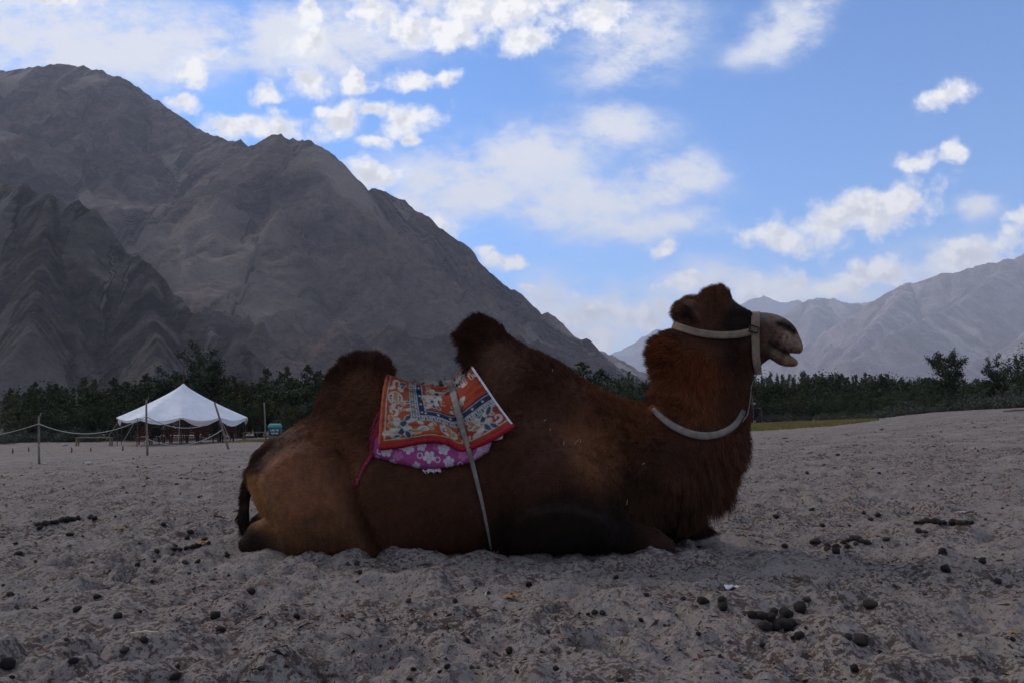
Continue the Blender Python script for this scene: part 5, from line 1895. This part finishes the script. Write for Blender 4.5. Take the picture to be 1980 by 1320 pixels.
mb = MB()
secs = [(-2.0, .42, 1.02), (-1.98, .40, 1.66), (-1.7, .38, 1.76), (.35, .38, 1.74), (.95, .38, 1.12), (2.0, .40, 1.02), (2.08, .45, .9)]
rows = []
for y, z0, z1 in secs:
    zs = [z0, .75, min(1.02, z1), (min(1.02, z1) + z1) / 2 + .001, z1]
    rows.append([(-hull(z), y, z) for z in zs] + [(hull(z), y, z) for z in zs[::-1]])
nr_ = len(rows[0])
vs = [v for r_ in rows for v in r_]
fs = [(i * nr_ + j, i * nr_ + (j + 1) % nr_, (i + 1) * nr_ + (j + 1) % nr_, (i + 1) * nr_ + j) for i in range(len(rows) - 1) for j in range(nr_)]
fs += [tuple(range(nr_))[::-1], tuple((len(rows) - 1) * nr_ + j for j in range(nr_))]
mb.add(vs, fs).build('body', m_car, CAR, bevel=.04)
MB().box((0, -2.015, 1.36), (1.30, .02, .46)).build('rear_window', m_glass, CAR, bevel=.01)
for sx in (-1, 1):
    MB().box((sx * .80, -.6, 1.38), (.02, 1.7, .40)).build('side_window', m_glass, CAR)
    MB().box((sx * .74, -2.03, .92), (.14, .05, .26)).build('tail_lamp', m_lamp, CAR, bevel=.01)
    for y in (-1.3, 1.35):
        w = MB().tube([(sx * .68, y, .36), (sx * .88, y, .36)], .36, 20).build('wheel', m_tyre, CAR)
MB().box((0, -2.06, .55), (1.66, .12, .20)).build('bumper', m_tyre, CAR, bevel=.02)
MB().box((0, -2.05, .80), (.50, .02, .12)).build('number_plate', m_print, CAR)
MB().tube([(0, -2.12, 1.02), (0, -2.30, 1.02)], .33, 20).build('spare_wheel', m_tyre, CAR)
rk = MB()
for sx in (-.6, .6):
    rk.tube([(sx, -1.7, 1.84), (sx, .2, 1.84)], .02, 6)
for y in (-1.7, -.8, .1):
    rk.tube([(-.6, y, 1.84), (.6, y, 1.84)], .02, 6)
rk.build('roof_rack', m_tyre, CAR)
bb = bpy.data.meshes.new('roof_bundle')
bmx = bmesh.new()
bmesh.ops.create_icosphere(bmx, subdivisions=3, radius=.5)
for v in bmx.verts:
    n = math.sin(v.co.x * 9) * .05 + math.sin(v.co.y * 11 + 1) * .05
    v.co = Vector((v.co.x * (1.0 + n), v.co.y * 1.2, v.co.z * .42 * (1 + n) + .05))
bmx.to_mesh(bb)
bmx.free()
bo = link('roof_bundle', bb, mat_mottled('white_sacking', (.62, .62, .64), (.4, .4, .42), 4), None)
bo.location = (cxw + .12, cy_ - .9, CAR.location.z + 2.04)
tag(bo, 'white bundle tied on the roof of the dark red car', 'bundle')
pz = at(1456, 777, cy_ - 4)
p0 = at(1452, 753, cy_ - 4)
tag(MB().tube([(pz[0], cy_ - 4, float(ground_z(pz[0], cy_ - 4)) - .1), (pz[0] - .02, cy_ - 4, pz[2]), (p0[0], cy_ - 4, p0[2])], [.035, .03, .018], 6).build('bare_pole', m_pole), 'slim bare pole leaning beside the dark red car', 'pole')

# ------------------------------------------------------------------ things lying on the sand
m_dung, t, b = new_mat('dry_dung', (.035, .024, .018), .85, .2)
oi = t.node('ShaderNodeObjectInfo')
tc = t.node('ShaderNodeTexCoord')
nz_ = t.noise(tc.outputs['Object'], 40, 4, .6)
c_ = t.mix(t.ramp(nz_, .35, .7), (.013, .0105, .009), (.032, .024, .019))
t.l.new(t.mix(t.ramp(oi.outputs['Random'], .6, 1.0), c_, (.05, .036, .027)), b.inputs['Base Color'])
bp = t.node('ShaderNodeBump')
bp.inputs['Distance'].default_value = .003
t.l.new(nz_, bp.inputs['Height'])
t.l.new(bp.outputs[0], b.inputs['Normal'])
DUNG = []
for k in range(6):
    me = bpy.data.meshes.new('dung_pellet')
    bmx = bmesh.new()
    bmesh.ops.create_icosphere(bmx, subdivisions=2, radius=1.0)
    rq = random.Random(k)
    ph_ = [rq.uniform(0, 6) for _ in range(6)]
    for v in bmx.verts:
        c = v.co
        n = 1 + .14 * math.sin(3 * c.x + ph_[0]) + .12 * math.sin(4 * c.y + ph_[1]) + .10 * math.sin(5 * c.z + ph_[2] + 2 * c.x) + .05 * math.sin(9 * c.x + 7 * c.y + ph_[3])
        v.co = Vector((c.x * n * 1.15, c.y * n * .92, c.z * n * .80))
        if k == 3:
            v.co.z *= .7
    for f in bmx.faces:
        f.smooth = True
    bmx.to_mesh(me)
    bmx.free()
    me.materials.append(m_dung)
    DUNG.append(me)
rs = random.Random(77)


def pellet(px, py, size, label, group, k=None):
    p = hit(px, py)
    o = bpy.data.objects.new('dung_pellet', DUNG[rs.randrange(6) if k is None else k])
    COL.objects.link(o)
    dist = math.hypot(p[0], p[1])
    s = size / FOC * dist * .42
    o.location = (p[0], p[1], p[2] + s * .45)
    o.scale = (s * rs.uniform(.85, 1.15),) * 3
    o.rotation_euler = (rs.uniform(-.5, .5), rs.uniform(-.5, .5), rs.uniform(0, 6.28))
    tag(o, label, 'dung', group)


C_MARKS = [(110, 1010, 'near the long heap behind the tail'), (370, 1055, 'near the loose heap by the hind foot'), (270, 1235, 'near the long straw stalk'), (600, 1180, 'beside the camel thigh'), (990, 1157, 'near the tan husk'),
           (1090, 1238, 'near the reddish husk'), (1490, 1205, 'near the heap by the lone pellets'), (1416, 1140, 'near the white paper scrap'), (1640, 1052, 'near the heap by the pale slab'), (1820, 1010, 'near the heap up the slope'), (1600, 900, 'just before the yellow grass'),
           (1880, 880, 'high on the sandy slope'), (1964, 1228, 'near the pale husk in the hollow'), (60, 930, 'before the forked fence posts'), (800, 1290, 'below the camel girth strap'), (1300, 1290, 'below the camel chest')]
HEAPS = [('dark pellet in the dung heap ahead of the camel knee, beside lone pellets', 'dung heap by the white paper scrap',
          [(1455, 1192, 26), (1472, 1195, 27), (1490, 1196, 22), (1497, 1185, 18), (1502, 1208, 24), (1482, 1216, 26), (1500, 1218, 24), (1522, 1190, 26), (1520, 1212, 30), (1530, 1208, 24), (1512, 1200, 22), (1474, 1212, 20)]),
         ('dark pellet in the dung heap spread out beyond the pale slab', 'dung heap spread by the slab',
          [(1640, 1046, 14), (1650, 1043, 15), (1660, 1045, 15), (1668, 1048, 15), (1676, 1050, 14), (1655, 1052, 13), (1632, 1050, 13), (1600, 1056, 16), (1616, 1058, 15), (1600, 1064, 14), (1616, 1068, 18), (1580, 1048, 16), (1570, 1050, 12), (1638, 1058, 15)]),
         ('dark pellet in the dung heap higher up the sandy slope', 'dung heap up the slope',
          [(1772, 1012, 13), (1784, 1010, 14), (1795, 1009, 15), (1806, 1010, 15), (1815, 1012, 14), (1826, 1012, 12), (1845, 1012, 15), (1856, 1013, 16), (1868, 1013, 16), (1878, 1013, 14), (1776, 1028, 12), (1788, 1030, 13)]),
         ('dark pellet in the long dung heap away behind the camel tail', 'dung heap behind the tail',
          [(76, 1016, 12), (88, 1014, 13), (98, 1012, 13), (108, 1012, 14), (118, 1006, 13), (128, 1007, 14), (140, 1005, 13), (150, 1004, 12), (77, 1022, 12), (175, 1001, 11), (182, 1003, 10)]),
         ('dark pellet in the loose dung heap close behind the camel hind foot', 'loose dung heap by the hind foot',
          [(336, 1063, 12), (348, 1063, 12), (360, 1061, 12), (372, 1058, 12), (383, 1056, 12), (395, 1044, 13), (362, 1042, 12), (368, 1030, 14), (340, 1057, 10), (403, 1051, 11), (303, 1066, 12), (358, 1089, 13), (382, 1087, 12), (266, 1094, 13), (440, 1075, 11), (316, 1015, 13)]),
         ('lone dark pellet lying on the open sand ahead of the camel', 'lone pellets ahead of the camel',
          [(1360, 1165, 22), (1395, 1162, 18), (1398, 1174, 20), (1546, 1180, 26), (1684, 1173, 26), (1665, 1246, 28), (1668, 1236, 22), (1545, 1233, 24), (1560, 1160, 15), (1822, 1069, 16), (1518, 1058, 14), (1714, 1044, 12), (1900, 1087, 15), (1683, 1005, 12), (1698, 997, 12), (1570, 987, 12), (1560, 915, 9), (1652, 1296, 22), (1640, 1234, 16), (1828, 1103, 18), (1930, 1125, 14), (1700, 915, 8), (1620, 880, 8), (1590, 1017, 11), (1500, 1000, 12)]),
         ('lone dark pellet lying on the open sand beside the camel flank', 'lone pellets beside the flank',
          [(485, 1144, 15), (416, 1193, 20), (278, 1242, 24), (188, 1155, 14), (228, 1193, 16), (1022, 1131, 16), (790, 1163, 14), (880, 1163, 13), (902, 1243, 16), (985, 1260, 18), (865, 1290, 15), (1075, 1294, 16), (1150, 1185, 14), (1190, 1118, 12), (695, 1107, 12), (575, 1193, 16), (428, 1220, 16), (240, 1260, 18), (16, 1288, 24), (142, 1280, 18), (850, 1300, 12), (505, 1294, 15), (20, 1153, 16), (150, 1180, 15), (35, 1073, 14), (135, 1035, 12), (690, 1090, 14), (945, 1147, 10), (1250, 1152, 16), (1165, 1187, 14), (1080, 1078, 12), (1240, 1200, 12), (1000, 1300, 13), (340, 1310, 20)])]
for lab, grp, lst in HEAPS:
    for px, py, s in lst:
        if lab.startswith('lone'):
            lab2 = 'lone dark pellet on the sand ' + min(C_MARKS, key=lambda q: math.hypot(q[0] - px, q[1] - py))[2]
        pellet(px, py, s, lab2 if lab.startswith('lone') else lab, grp)
for k in range(75):
    px, py = rs.uniform(5, 1975), 900 + 420 * rs.random() ** 1.4
    if 470 < px < 1400 and py < 1085 or px > 1380 and py < 870 or (px < 470 and py < 915):
        continue
    pellet(px, py, 3.5 + (py - 880) / 440 * 9 * rs.uniform(.5, 1.2), 'small dark crumb of dung on the sand ' + min(C_MARKS, key=lambda q: math.hypot(q[0] - px, q[1] - py))[2], 'scattered dung crumbs')

# slab by the far knee, scraps, straw, pebbles
p = hit(1350, 1056)
sl_o = empty('pale_slab', (p[0], p[1], p[2] + .012), .08)
tag(sl_o, 'pale grey wooden slab on the sand under the camel far knee', 'slab')
MB().add([(-.12, -.05, 0), (.11, -.05, 0), (.12, .06, 0), (-.12, .06, 0), (-.12, -.05, .018), (.11, -.05, .05), (.12, .06, .062), (-.12, .06, .03)],
         [(0, 3, 2, 1), (4, 5, 6, 7), (0, 1, 5, 4), (1, 2, 6, 5), (2, 3, 7, 6), (3, 0, 4, 7)]).build('slab', mat_mottled('grey_board', (.26, .23, .20), (.18, .16, .14), 20, .9, .1, .003, (1, 5, 5)), sl_o, bevel=.004)


def scrap(px, py, w, h, name, mat, label, cat, flat=False):
    p = hit(px, py)
    d = math.hypot(p[0], p[1]) / FOC
    rr = random.Random(int(px * 7 + py))
    n, m_ = 7, 5
    V = np.zeros((m_, n, 3))
    for i in range(m_):
        for j in range(n):
            V[i, j] = ((j / (n - 1) - .5) * w * d * (1 - .4 * abs(i / (m_ - 1) - .5)), (i / (m_ - 1) - .5) * w * d * .5, .006 + h * d * rr.uniform(0, .8))
    me = grid_mesh(name, V)
    o = link(name, me, mat, solid=.001)
    o.location = p
    o.rotation_euler = (0, 0, rr.uniform(-.3, .3))
    tag(o, label, cat)


m_paper = mat_mottled('white_paper', (.55, .54, .54), (.42, .40, .42), 30)
m_husk = mat_mottled('orange_peel', (.28, .15, .055), (.18, .10, .05), 50)
scrap(1416, 1140, 30, 9, 'paper_scrap', m_paper, 'crumpled white paper scrap on the sand ahead of the camel', 'paper')
scrap(1365, 993, 10, 5, 'paper_scrap', m_paper, 'tiny white scrap on the sand by the camel chest fur', 'paper')
scrap(1512, 1273, 16, 7, 'dry_peel', m_husk, 'orange-brown dry peel on the sand below the lone pellets', 'peel')
scrap(990, 1157, 34, 8, 'dry_peel', m_husk, 'tan fibrous dry husk on the sand beside the camel flank', 'husk')
scrap(392, 1053, 26, 7, 'dry_peel', m_husk, 'orange-brown husk on the loose dung heap by the hind foot', 'husk')
scrap(230, 1026, 14, 6, 'dry_peel', m_husk, 'small tan husk on the sand near the long dung heap', 'husk')
scrap(1090, 1238, 16, 5, 'dry_peel', m_husk, 'reddish husk on the sand below the camel shoulder', 'husk')
scrap(1964, 1228, 22, 6, 'dry_peel', m_husk, 'pale husk lying in a hollow of the sandy slope', 'husk')
scrap(1862, 992, 12, 3, 'paper_scrap', m_paper, 'thin white sliver by the dung heap up the slope', 'paper')


def stick(px, py, px1, py1, r_, label, mat=ms):
    a, b_ = hit(px, py), hit(px1, py1)
    a[2] += .012
    b_[2] += .012
    m_ = (a + b_) / 2 + np.array((0, 0, .004))
    m_[2] = max(m_[2], float(ground_z(m_[0], m_[1])) + .006)
    tag(MB().tube([a, m_, b_], [r_, r_ * .9, r_ * .6], 5).build('straw_stalk', mat), label, 'straw')


stick(252, 1232, 306, 1229, .004, 'long dry straw stalk lying on the sand above a dung pellet')
stick(1965, 1110, 1978, 1106, .004, 'short straw on the sandy slope')
stick(968, 1137, 976, 1143, .003, 'short white straw beside the tan husk')
stick(938, 1157, 941, 1148, .003, 'short pale straw standing by the tan husk')
stick(540, 1115, 566, 1108, .003, 'thin twig on the sand under the camel thigh', m_pole)
m_stone = mat_mottled('pale_stone', (.36, .34, .31), (.25, .235, .215), 12, .9, .15)
STONE = []
for k in range(4):
    me = DUNG[k].copy()
    me.materials.clear()
    me.materials.append(m_stone)
    STONE.append(me)
rs = random.Random(9)
for k, (px, py, s) in enumerate([(172, 897, 9), (125, 861, 7), (75, 895, 5), (60, 894, 5), (95, 893, 5), (104, 894, 4), (118, 893, 5), (130, 898, 5), (88, 897, 5), (110, 891, 4), (140, 894, 4), (65, 898, 4), (150, 893, 4), (500, 848, 4), (228, 905, 4), (365, 889, 4)]):
    p = hit(px, py)
    o = bpy.data.objects.new('pebble', STONE[k % 4])
    COL.objects.link(o)
    sc2 = s / FOC * math.hypot(p[0], p[1]) * .55
    o.location = (p[0], p[1], p[2] + sc2 * .3)
    o.scale = (sc2,) * 3
    o.rotation_euler = (0, 0, rs.uniform(0, 6))
    if k == 0:
        tag(o, 'largest pale rounded stone between the two forked fence posts', 'stone')
    elif k == 1:
        tag(o, 'flat pale stone at the foot of the thicket near the timber bench', 'stone')
    else:
        tag(o, 'small pale pebble on the sand near the rope fence', 'pebble', 'pale pebbles by the rope fence')
bl_p = hit(1962, 796)
tag(MB().tube([hit(1940, 797) + np.array((0, 0, .05)), bl_p + np.array((0, 0, .06)), hit(1985, 795) + np.array((0, 0, .06))], [.02, .03, .02], 7).build('fallen_branch', m_darkpole, None, True), 'dark fallen branch lying at the top of the sandy slope', 'branch')

# fine litter on the sand: crumbs, chips and fibres nobody could count
rng = np.random.RandomState(31)
n = 60000
R_ = np.exp(rng.uniform(math.log(1.6), math.log(26), n))
a = rng.uniform(-36, 36, n) * PI / 180
X, Y = R_ * np.sin(a), R_ * np.cos(a)
cl = perlin(X / .8, Y / .8, 33) + .6 * perlin(X / .25, Y / .25, 34)
keep = (cl + rng.randn(n) * .35 > .05) & ~((np.abs(Y - Y0) < .3) & (np.abs(X) < 1.3))
X, Y, R_ = X[keep], Y[keep], R_[keep]
n = len(X)
Z = ground_z(X, Y)
s = (.0022 + .0060 * rng.rand(n) ** 3) * (0.7 + .15 * np.minimum(R_, 14))
d = rng.standard_normal((n, 3, 3))
d[:, :2, 2] *= .25
d[:, 0] *= (1.0 + 1.2 * rng.rand(n)[:, None] ** 2)
d[:, 2] *= .7
C = np.stack([X, Y, Z + s * .25], -1)
V = np.stack([C - d[:, 0] * s[:, None], C + d[:, 0] * s[:, None], C + d[:, 1] * s[:, None], C + np.abs(d[:, 2]) * s[:, None] * np.array((.3, .3, 1))], 1).reshape(-1, 3)
I4 = np.arange(n)[:, None] * 4
Fq = np.concatenate([I4 + np.array(x)[None] for x in ((0, 1, 2), (0, 1, 3), (1, 2, 3), (2, 0, 3))])
me = array_mesh('litter', V, Fq, False)
pal = np.array([(.032, .024, .020), (.045, .030, .024), (.085, .040, .026), (.028, .022, .02), (.11, .065, .038), (.06, .034, .026)])
vcol(me, 'tint', np.repeat(pal[rng.randint(0, 6, n)] * (0.7 + .6 * rng.rand(n))[:, None], 4, 0))
m_lit, t, b = new_mat('dry_litter', (.05, .04, .03), .9, .1)
t.l.new(attr_color(t, 'tint').outputs['Color'], b.inputs['Base Color'])
tag(link('litter', me, m_lit), kind='stuff')
